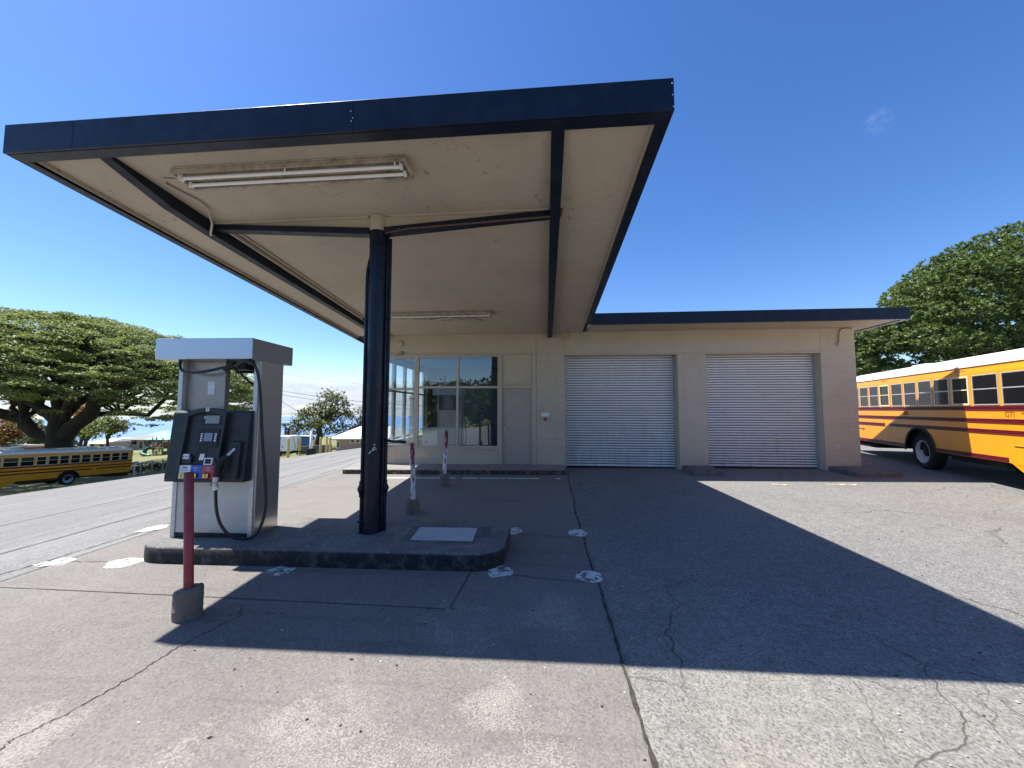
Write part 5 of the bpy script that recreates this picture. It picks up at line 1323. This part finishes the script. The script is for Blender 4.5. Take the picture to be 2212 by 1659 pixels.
# ------------------------------------------------------------------ things beyond the road
def hp(u, v): p = hit(u, v); return p, float((p-CO)@CF)
POSTS = [(622, 986.5, 947, 5.6, 'leftmost of the yellow posts, in front of the white trailer'), (647, 982.5, 946.5, 5.0, 'yellow post right of the white trailer, before the blue wall'), (652.5, 971, 956, 4.0, 'shortest yellow post, just behind another at the trailer end'),
         (669, 974, 950, 4.2, 'yellow post half hidden behind the white mast'), (677.8, 978, 952, 4.6, 'yellow post beside the black box of the white mast'), (692, 977, 945, 4.8, 'yellow post standing alone between mast and pink house'),
         (705, 975, 947, 4.2, 'yellow post just left of the rightmost one'), (712.6, 974.5, 944.5, 4.8, 'rightmost yellow post, next to the pink house')]
for u, vb, vt, w, lb in POSTS:
    p, d = hp(u, vb); h = (vb-vt)/FPX*d; r = w/FPX*d/2
    mb = MB(); mb.lathe([(r, -.2), (r, h-.04), (r*.9, h), (.001, h+.01)], tuple(p), n=16)
    tag(obj('guard_post', mb, 'postyellow', org=tuple(p)), lb, 'post', 'yellow guard posts beyond the road')
p, d = hp(672, 980); k_ = d/FPX
t = thing('mast', 'thin white mast standing in a black box among the yellow posts', 'mast', tuple(p))
mb = MB(); mb.box(p[0]-6.5*k_, p[0]+6.5*k_, p[1]-.2, p[1]+.2, p[2]-.1, p[2]+11.5*k_); mb.box(p[0]+6.4*k_, p[0]+11*k_, p[1]-.06, p[1]+.06, p[2]+8*k_, p[2]+10.5*k_); obj('base_box', mb, 'rubber', t, bevel=.01)
mb = MB(); mb.lathe([(3.2*k_, 11*k_), (2.6*k_, 49*k_), (.001, 49.5*k_)], (p[0]-.5*k_, p[1], p[2]), n=14); obj('mast_pole', mb, 'galvlight', t) if 'galvlight' in MT else obj('mast_pole', mb, 'white', t)
# sign post
p, d = hp(622.4, 975); p = np.array(atD(622.4, 975, d+3)); p[2] = t1(p[0], p[1]); k_ = (d+3)/FPX
t = thing('sign_post', 'dark post with an orange and a white sign board beside the pump column', 'sign', tuple(p))
zt_ = atD(622.4, 925, d+3)[2]
mb = MB(); mb.box(p[0]-2*k_, p[0]+2*k_, p[1]-.06, p[1]+.06, p[2]-.2, zt_); mb.box(p[0]-9*k_, p[0]+2*k_, p[1]-.05, p[1]+.05, zt_-5*k_, zt_-3*k_); obj('post', mb, 'brownpl', t)
mb = MB(); mb.box(p[0]+2.2*k_, p[0]+12*k_, p[1]-.09, p[1]-.05, zt_-13*k_, zt_-5*k_); obj('sign_board', mb, 'whitelabel', t)
mb = MB(); mb.box(p[0]-9*k_, p[0]-2.2*k_, p[1]-.09, p[1]-.05, zt_-14.5*k_, zt_-6*k_); obj('sign_board', mb, 'orange', t)
# white trailer
D_ = 26.; pL = np.array(atD(596, 979, D_)); pR = np.array(atD(627, 979, D_)); k_ = D_/FPX
zt_ = float(atD(627, 942.0, D_)[2]); zb_ = float(pR[2])
t = thing('box_trailer', 'white box trailer half hidden behind the fuel pump', 'trailer', (float(pR[0]), float(pR[1]), zb_-.2))
mb = MB(); mb.box(pL[0]-.8, pR[0], pR[1], pR[1]+.75, zb_+.12, zt_); obj('trailer_box', mb, 'white', t, bevel=.04)
mb = MB(); mb.box(pL[0]-.7, pR[0]-.03, pR[1]+.05, pR[1]+.7, zb_-.05, zb_+.12); mb.box(pR[0], pR[0]+1.6, pR[1]+.4, pR[1]+.5, zb_+.02, zb_+.1); obj('trailer_frame', mb, 'dark', t)
mb = MB(); mb.cyl((pR[0]-1.0, pR[1]-.01, zb_+.02), (pR[0]-1.0, pR[1]+.2, zb_+.02), .3, n=20); obj('wheel', mb, 'tyre', t)
mb = MB(); mb.cyl((pR[0]+1.2, pR[1]+.4, zb_), (pR[0]+1.2, pR[1]+.5, zb_), .17, n=14); obj('jockey_wheel', mb, 'tyre', t)
mb = MB(); mb.tube([(pR[0]+.012, pR[1]+.22, zt_-.1), (pR[0]+.014, pR[1]+.42, zt_-.55), (pR[0]+.012, pR[1]+.6, zb_+.2)], .012, 6); obj('tie_strap', mb, 'ink', t)
mb = MB(); mb.box(pR[0]-.62, pR[0]-.52, pR[1]-.012, pR[1]-.001, zb_+.38, zb_+.45); obj('latch', mb, 'ink', t)
# houses: boxes with pitched roofs, windows and doors as parts
def house(label, u0, u1, vb, ve, vr, D, depth, wall, roof, wins=(), doors=(), eave=.5, hip=0., yaw=0., name='house', cat='house', winmat='winddark', frame=None):
    a = np.array(atD(u0, vb, D)); b = np.array(atD(u1, vb, D)); w = float(np.linalg.norm((b-a)[:2])); k = D/FPX
    h = (vb-ve)*k; hr = (ve-vr)*k; zb_ = (a[2]+b[2])/2
    ang = math.atan2(b[1]-a[1], b[0]-a[0])+yaw
    t = thing(name, label, cat, (float(a[0]), float(a[1]), float(zb_)), rotz=ang, local=True)
    mb = MB(); mb.box(0, w, 0, depth, -1.5, h); obj('wall', mb, wall, t)
    mb = MB(); e = eave; z0 = h-.02
    x0, x1, y0, y1 = -e, w+e, -e, depth+e; r = hip*w
    mb.add([(x0, y0, z0), (x1, y0, z0), (x1, y1, z0), (x0, y1, z0), (x0+r, (y0+y1)/2, z0+hr), (x1-r, (y0+y1)/2, z0+hr), (x0, y0, z0-.12), (x1, y0, z0-.12), (x1, y1, z0-.12), (x0, y1, z0-.12)],
           [(0, 1, 5, 4), (2, 3, 4, 5), (1, 2, 5), (3, 0, 4), (6, 7, 1, 0), (7, 8, 2, 1), (8, 9, 3, 2), (9, 6, 0, 3), (9, 8, 7, 6)]); obj('roof', mb, roof, t)
    for (p0, p1, za, zb2) in wins:
        f = MB(); f.box(p0*w, p1*w, -.05, -.002, za*h, zb2*h); 
        if frame:
            fo_ = obj('window', f, frame, t); g_ = MB(); q = .07; g_.box(p0*w+q, p1*w-q, -.07, -.051, za*h+q, zb2*h-q); obj('window_pane', g_, winmat, fo_, org=(0, 0, 0))
        else: obj('window', f, winmat, t)
    for (p0, p1, zb2, m_) in doors:
        f = MB(); f.box(p0*w, p1*w, -.06, -.002, 0, zb2*h); obj('door', f, m_, t)
    return t
house('long cream school building with grey hip roof and shutters beyond the playground', 278.5, 400, 968, 949.5, 936, 105, 12, 'creamwall', 'roofgrey', [(.05, .13, .42, .88), (.265, .315, .42, .88), (.345, .395, .42, .88), (.54, .60, .42, .9), (.75, .82, .4, .92)], [(.19, .235, .72, 'wood')], 1.0, .2, name='school_building', cat='building')
house('white roofed cottage left of the picket fence under the rain tree', 193, 226, 968, 957.5, 950, 98, 9, 'creamwall', 'roofwhite', [(.06, .30, .3, .75), (.70, .92, .3, .7)], (), .7, .18)
house('white roofed shed behind the picket fence next to the school building', 232, 272, 960, 954, 947.5, 120, 9, 'creamwall', 'roofwhite', [(.8, .95, .3, .8)], (), .8, .15)
house('pink house with white gable roof left of the dark column', 727, 830, 971, 946, 925, 36, 9, 'pinkwall', 'roofwhite', [(.0, .07, .1, .72), (.29, .38, .55, .88), (.40, .49, .55, .88), (.56, .75, .7, .95)], (), .55, .22, frame='whitelabel')
# blue covered stack and pale rock beyond the posts
p = np.array(atD(656, 964, 40)); p[2] = float(p[2]); k_ = 40/FPX
t = thing('tarp_shelter', 'blue tarpaulin covered shelter between trailer and mast', 'shelter', tuple(p))
mb = MB(); mb.box(p[0]-16*k_, p[0]+13*k_, p[1], p[1]+1.0, p[2]-.8, p[2]+21*k_); obj('tarp', mb, 'bluewall', t, bevel=.15)
mb = MB(); mb.box(p[0]-12*k_, p[0]+13.5*k_, p[1]-.25, p[1]+1.2, p[2]+21.2*k_, p[2]+22.3*k_); obj('top_sheet', mb, 'white', t)
house_wall = thing('low_wall', 'low dark wall on the lawn behind the yellow posts', 'wall', tuple(atD(690, 968, 38)))
mb = MB(); a = np.array(atD(640, 969, 38)); b = np.array(atD(712, 964, 38)); n_ = 8
mb.hexa([(a[0], a[1], a[2]-.6), (b[0], b[1], b[2]-.6), (b[0], b[1]+.4, b[2]-.6), (a[0], a[1]+.4, a[2]-.6), (a[0], a[1], a[2]+.15), (b[0], b[1], b[2]+.17), (b[0], b[1]+.4, b[2]+.17), (a[0], a[1]+.4, a[2]+.15)]); obj('wall', mb, 'kerbdark', house_wall)
# red container and grey shed at the left edge
house('rust red shipping container at the left edge behind the left bus roof', 10, 50.5, 985, 966, 965.5, 62, 6, 'brickred', 'timber', [(.4, .62, .3, .8)], (), .02, 0, name='container', cat='container', winmat='pinkwall')
house('grey shed at the very left edge beside the red container', -30, 9, 985, 966.5, 964, 60, 5, 'galv', 'whitelabel', (), (), .1, 0, name='shed', cat='shed')
# picket fence
t = thing('picket_fence', 'pale wooden picket fence running to the school building', 'fence', tuple(atD(250, 965, 95)))
mb = MB(); D_ = 96.; k_ = D_/FPX
for i in range(24):
    u = 233+i*1.95; q = np.array(atD(u, 965-i*.13, D_)); mb.box(q[0]-.075, q[0]+.075, q[1], q[1]+.04, q[2]-.6, q[2]+1.15)
for dz in (.3, .9):
    q0 = np.array(atD(232, 965, D_)); q1 = np.array(atD(279, 962, D_)); mb.hexa([(q0[0], q0[1]+.05, q0[2]+dz), (q1[0], q1[1]+.05, q1[2]+dz), (q1[0], q1[1]+.1, q1[2]+dz), (q0[0], q0[1]+.1, q0[2]+dz), (q0[0], q0[1]+.05, q0[2]+dz+.1), (q1[0], q1[1]+.05, q1[2]+dz+.1), (q1[0], q1[1]+.1, q1[2]+dz+.1), (q0[0], q0[1]+.1, q0[2]+dz+.1)])
obj('pickets', mb, 'pinkwall', t)
# playground
PDp = 62.; kp = PDp/FPX
def pp(u, v, dd=0): return tuple(float(c) for c in atD(u, v, PDp+dd))
p0 = pp(322, 1000)
t = thing('play_structure', 'wooden climbing frame with green zigzag slide on the lawn', 'playground', p0)
mb = MB()
for u, v0, v1, dd in ((316, 951, 1000, 0), (330, 945, 1000, 0), (338, 944, 1000, 0), (352, 946, 1000, 0), (332, 950, 998, 1.6), (350, 950, 998, 1.6), (362, 958, 998, 1)):
    mb.tube([pp(u, v0, dd), pp(u, v1+2, dd)], .09, 8)
obj('frame_post', mb, 'timber', t)
mb = MB()
for (u0, u1, v0, v1, d0) in ((313, 337, 967, 971, 0), (334, 366, 963, 967, .4)):
    a, b = pp(u0, v0, d0), pp(u1, v1, d0); mb.box(a[0], b[0], a[1], a[1]+2, b[2], a[2])
obj('deck', mb, 'brownpl', t)
mb = MB()
for (u0, u1, v0, v1, d0) in ((314, 322, 952, 966, -.1), (324, 336, 951, 955, -.1), (340, 350, 950, 966, -.1), (352, 366, 955, 963, -.1)):
    a, b = pp(u0, v0, d0), pp(u1, v1, d0); mb.box(a[0], b[0], a[1], a[1]+.12, b[2], a[2])
obj('guard_panel', mb, 'brownpl', t)
mb = MB(); pts = [pp(328, 966), pp(318, 969, -.3), pp(309, 978, -.8), pp(305.5, 980, -1), pp(313, 983, -1.2), pp(323, 985, -1.3), pp(321, 988, -1.3), pp(312, 990.5, -1.4), pp(306.5, 992, -1.5)]
mb.tube(smoothpts(pts, 4), .26, 8); obj('slide', mb, 'slidegreen', t)
mb = MB()
for k in range(9):
    a = pp(326.5+k*2.3, 993-k*3.2, -.5); mb.box(a[0]-.16, a[0]+.22, a[1]-.5, a[1]+.5, a[2]-.06, a[2]+.03)
for s in (-.55, .5): a, b = pp(325, 990, s-.5), pp(347, 960, s-.5); mb.tube([a, b], .07, 8)
obj('ramp', mb, 'timber', t)
mb = MB()
a, b = pp(344, 985, -2), pp(371, 999, -2)
for i in range(5):
    x0_ = a[0]+(b[0]-a[0])*i/5; mb.box(x0_, x0_+(b[0]-a[0])/5-.14, a[1], a[1]+.1, b[2], a[2])
mb.box(a[0], b[0], a[1]+.01, a[1]+.09, (a[2]+b[2])/2-.1, (a[2]+b[2])/2+.1); mb.box(a[0], b[0], a[1]+.01, a[1]+.09, a[2]-.12, a[2]-.01); mb.box(a[0], b[0], a[1]+.01, a[1]+.09, b[2]+.01, b[2]+.15)
obj('play_panel', mb, 'palepl', t)
mb = MB(); a = pp(353, 975, 0); mb.box(a[0]-.3, a[0]+.4, a[1], a[1]+.6, pp(353, 998)[2], a[2]); obj('climbing_tube', mb, 'slidegreen', t)
def sail(label, uc, vt, ve, u0, u1, dd, posts):
    c = pp(uc, ve, dd); t = thing('shade_sail', label, 'shade sail', (c[0], c[1], c[2]), 'mint green shade sails over the playground')
    w = (u1-u0)*kp*(PDp+dd)/PDp; h = (ve-vt)*kp*(PDp+dd)/PDp; n = 8
    xc = pp((u0+u1)/2, ve, dd)[0]; mb = MB()
    P = [(xc-w/2, c[1]-1.5, c[2]), (xc+w/2, c[1]-1.5, c[2]), (xc+w/2, c[1]+3.5, c[2]), (xc-w/2, c[1]+3.5, c[2])]
    ap_ = (c[0], c[1]+1, c[2]+h); lo = (0, 0, -.06)
    mb.add(P+[ap_]+[(a, b, z-.05) for a, b, z in P]+[(ap_[0], ap_[1], ap_[2]-.06)], [(0, 1, 4), (1, 2, 4), (2, 3, 4), (3, 0, 4), (6, 5, 9), (7, 6, 9), (8, 7, 9), (5, 8, 9), (0, 5, 6, 1), (1, 6, 7, 2), (2, 7, 8, 3), (3, 8, 5, 0)]); obj('canopy_cloth', mb, 'mint', t)
    for u in posts:
        q = pp(u, ve, dd); mb = MB(); mb.cyl((q[0], c[1]+.5, t1(q[0], c[1]+.5)-.3), (q[0], c[1]+.5, c[2]+.3), .11, n=10); obj('sail_post', mb, 'brownpl', t)
sail('larger nearer mint green shade sail right above the play structure', 354, 937.5, 948, 327, 384, 2, (345.5, 358.5))
sail('further mint green shade sail standing higher behind the other', 347, 930, 940, 332, 382, 14, (340, 375))
p, d = hp(288.5, 1003); k_ = d/FPX
t = thing('picnic_table', 'small white picnic table at the rear end of the left bus', 'table', tuple(p))
mb = MB(); mb.box(p[0]-4*k_, p[0]+4*k_, p[1]-.4, p[1]+.4, p[2]+4.6*k_, p[2]+5.6*k_); obj('table_top', mb, 'white', t)
mb = MB(); 
for s in (-1, 1): mb.box(p[0]-4*k_, p[0]+4*k_, p[1]+s*.75-.12, p[1]+s*.75+.12, p[2]+2.4*k_, p[2]+3*k_)
obj('bench', mb, 'white', t)
for s in (-1, 1):
    mb = MB(); mb.box(p[0]+s*2.6*k_-.05, p[0]+s*2.6*k_+.05, p[1]-.7, p[1]+.7, p[2]-.05, p[2]+2.4*k_); mb.box(p[0]+s*2.6*k_-.05, p[0]+s*2.6*k_+.05, p[1]-.3, p[1]+.3, p[2]+2.4*k_, p[2]+4.5*k_); obj('leg', mb, 'timber', t)
# chain link fence with its hedge
t = thing('wire_fence', 'low wire fence with grey posts along the lawn beside the left bus', 'fence', tuple(hit(315, 1018)))
pts = []
for u, vb, vt in ((290, 1030, 1003), (303.6, 1027, 999.5), (328.6, 1020, 994), (352, 1016, 991), (376, 1012, 988)):
    q, d = hp(u, vb); q2 = np.array(atD(u, vt, d)); pts.append((tuple(q), tuple(q2)))
    mb = MB(); mb.cyl((q[0], q[1], q[2]-.2), tuple(q2), .05, n=10); obj('fence_post', mb, 'galv', t)
mb = MB()
for (a, b), (c, d) in zip(pts[:-1], pts[1:]):
    mb.tube([b, d], .022, 6)
    for k in range(1, 5):
        f_ = k/5; mb.tube([tuple(np.array(a)*(1-f_)+np.array(b)*f_), tuple(np.array(c)*(1-f_)+np.array(d)*f_)], .008, 4)
obj('fence_wire', mb, 'galv', t)
bl = []
for u, v in ((292, 1015), (303, 1013), (314, 1012), (325, 1011), (336, 1009), (347, 1008), (358, 1006), (370, 1004)):
    q, d = hp(u, v+4); bl.append((u, v, d, 6.5))
q0 = hit(330, 1013); hd_ = clump_tree('hedge', 'low dark shrubs growing along the wire fence', tuple(q0), blobs_px(bl), 'leafhedge', (.22, .15), 110); hd_['category'] = 'shrubs'
# power lines with the poles that carry them
def upole(x, y, h, label):
    z = t1(x, y); t = thing('utility_pole', label, 'pole', (x, y, z)); mb = MB(); mb.cyl((x, y, z-.5), (x, y, z+h), .16, .11, 12); obj('pole_shaft', mb, 'wood', t)
    mb = MB(); mb.box(x-1.3, x+1.3, y-.06, y+.06, z+h-.8, z+h-.65); obj('crossarm', mb, 'wood', t); return t
WIRES = [((619, 807.7), (786, 830.8), 44, .02, 'highest thin power line crossing the sky right of the fuel pump'), ((618, 845.7), (786, 868), 44, .034, 'upper thick power line passing behind the olive green tree'), ((618, 854), (786, 877), 44, .03, 'second thick power line passing behind the olive green tree'),
         ((618, 873), (690, 918), 44, .026, 'steep service wire slanting down into the olive green tree'), ((618, 894.5), (786, 879), 46, .022, 'lowest power line, rising to the right behind the tree')]
for (a, b, D_, r, lb) in WIRES:
    A_ = np.array(atD(*a, D_)); B_ = np.array(atD(*b, D_)); dd = B_-A_
    s0, s1 = (-.45, 1.0) if 'steep' in lb else (-.45, 2.6)
    pts = [tuple(A_+dd*s+np.array([0, 0, .35*((s-.5)**2-.25)*(0 if 'steep' in lb else 1)])) for s in np.linspace(s0, s1, 14)]
    mb = MB(); mb.tube(pts, r*.75, 6); tag(obj('power_line', mb, 'wire', org=pts[0]), lb, 'wire')
# behind the photographer: what the office windows reflect
upole(-6.5, -34, 9.5, 'timber utility pole across the road, reflected in the right office window'); upole(-3.0, -48, 10, 'further timber utility pole, reflected in the right office window')
for k, (y, h, r) in enumerate(((-34, 8.8, .03), (-33, 5.3, .05))):
    mb = MB(); mb.tube([(x, y, t1(-6.5, y)+h+.0008*(x+6.5)**2) for x in np.linspace(-60, 60, 25)], r, 6); tag(obj('power_line', mb, 'wire', org=(0, y, h)), ['upper power line reflected in the office windows', 'lower power line reflected in the office windows'][k], 'wire')
for k, (x, lb) in enumerate(((-26, 'dark tree across the road behind the camera, left in the window reflection'), (-17, 'dark tree across the road behind the camera, second in the window reflection'), (1, 'dark tree across the road behind the camera, third in the window reflection'), (11, 'dark tree across the road behind the camera, right in the window reflection'))):
    bl = [(np.array([x+rng.uniform(-6, 6), -44+rng.uniform(-2, 2), rng.uniform(1.5, 5.0)]), rng.uniform(1.6, 2.8)) for _ in range(16)]
    clump_tree('roadside_tree', lb, (x, -44, t1(x, -44)), bl, 'hillgreen', (.5, .3), 14, (.3, 2), 'trees behind the camera')
Cs = np.stack([rng.uniform(-75, 60, 16000), -29-60*rng.uniform(0, 1, 16000)**1.6, np.zeros(16000)], 1)
Cs[:, 2] = T(Cs[:, 0], Cs[:, 1])+rng.uniform(0, 1, 16000)**.7*(2.2+2.2*np.abs(np.sin(Cs[:, 0]*.37)+.4*np.sin(Cs[:, 0]*1.1+Cs[:, 1])))
wo = leaf_mesh('wooded_hillside', Cs, unit(rng.normal(size=(16000, 3))), 1.2, .8, 'hillgreen', None); wo['kind'] = 'stuff'; wo['category'] = 'woodland'; wo['label'] = 'wooded hillside behind the camera, mirrored darkly in the office windows'
tt = thing('house', 'pale roofed house behind the camera, reflected in the right office window', 'house', (-1, -34, t1(-1, -34)), rotz=0, local=True)
mb = MB(); mb.box(-6, 6, -6, 0, -1, 2.2); obj('wall', mb, 'roofgrey', tt)
mb = MB(); mb.add([(-6.6, -6.6, 2.2), (6.6, -6.6, 2.2), (6.6, .8, 2.2), (-6.6, .8, 2.2), (-4, -3, 4.0), (4, -3, 4.0)], [(0, 1, 5, 4), (2, 3, 4, 5), (1, 2, 5), (3, 0, 4), (3, 2, 1, 0)]); obj('roof', mb, 'timber', tt)

# ------------------------------------------------------------------ sky and sun
S = Vector((-.569, .108, 1)).normalized()
EL = math.asin(S.z); AZ = math.atan2(S.x, S.y)
w = bpy.data.worlds.new('World'); scene.world = w; w.use_nodes = True
t = w.node_tree; t.nodes.clear()
nb = NB(t, 'Generated')
sky = t.nodes.new('ShaderNodeTexSky'); sky.sky_type = 'NISHITA'; sky.sun_disc = False; sky.sun_elevation = EL; sky.sun_rotation = AZ
sky.altitude = 400; sky.air_density = 1.0; sky.dust_density = .35; sky.ozone_density = 3.4
bg = t.nodes.new('ShaderNodeBackground'); out = t.nodes.new('ShaderNodeOutputWorld')
sx = nb.xyz()
# cumulus bank low over the sea
v1 = nb.mapv((1, 1, 3.2)); cl = nb.noise(9, 6, .6, v1); edge_ = nb.noise(5, 4, .6, nb.mapv((1, 1, .5)))
topz = nb.math('ADD', .036, nb.math('MULTIPLY', edge_, .055))
band = nb.math('SUBTRACT', 1., nb.ramp(nb.math('DIVIDE', sx[2], topz), .86, 1.08))
az_ = nb.ramp(sx[0], .25, -.1)
cm = nb.math('MULTIPLY', nb.math('MULTIPLY', band, nb.ramp(cl, .28, .5)), az_)
wd = ray(1898, 262); wd = wd/np.linalg.norm(wd)
dv = t.nodes.new('ShaderNodeVectorMath'); dv.operation = 'DISTANCE'; nb.link(nb.co, dv.inputs[0]); dv.inputs[1].default_value = tuple(wd)
wisp = nb.math('MULTIPLY', nb.ramp(dv.outputs['Value'], .0, .024, .22, 0), nb.ramp(nb.noise(60, 4, .65, nb.mapv((1, 1, 1.8))), .42, .7))
cm = nb.math('MINIMUM', nb.math('ADD', cm, wisp), 1.)
cloudcol = nb.mix(nb.ramp(cl, .35, .7), (4.2, 4.9, 6.0), (6.8, 7.0, 7.3))
hs = t.nodes.new('ShaderNodeHueSaturation'); hs.inputs['Saturation'].default_value = 1.24; hs.inputs['Value'].default_value = 1.40; hs.inputs['Hue'].default_value = .5095; nb.link(sky.outputs[0], hs.inputs['Color'])
nb.link(nb.mix(cm, hs.outputs[0], cloudcol), bg.inputs[0]); bg.inputs[1].default_value = .076
t.links.new(bg.outputs[0], out.inputs[0])
sun = bpy.data.lights.new('sun', 'SUN'); sun.energy = 5.0; sun.angle = R(.5); sun.color = (1, .965, .91)
so = bpy.data.objects.new('sun', sun); COL.objects.link(so); so.rotation_euler = (-S).to_track_quat('-Z', 'Y').to_euler(); so.location = tuple(S*60)

# ------------------------------------------------------------------ render settings
scene.render.engine = 'CYCLES'
scene.cycles.max_bounces = 8; scene.cycles.transparent_max_bounces = 12; scene.cycles.use_denoising = True
scene.view_settings.view_transform = 'Standard'; scene.view_settings.look = 'None'; scene.view_settings.exposure = .95; scene.view_settings.gamma = 1
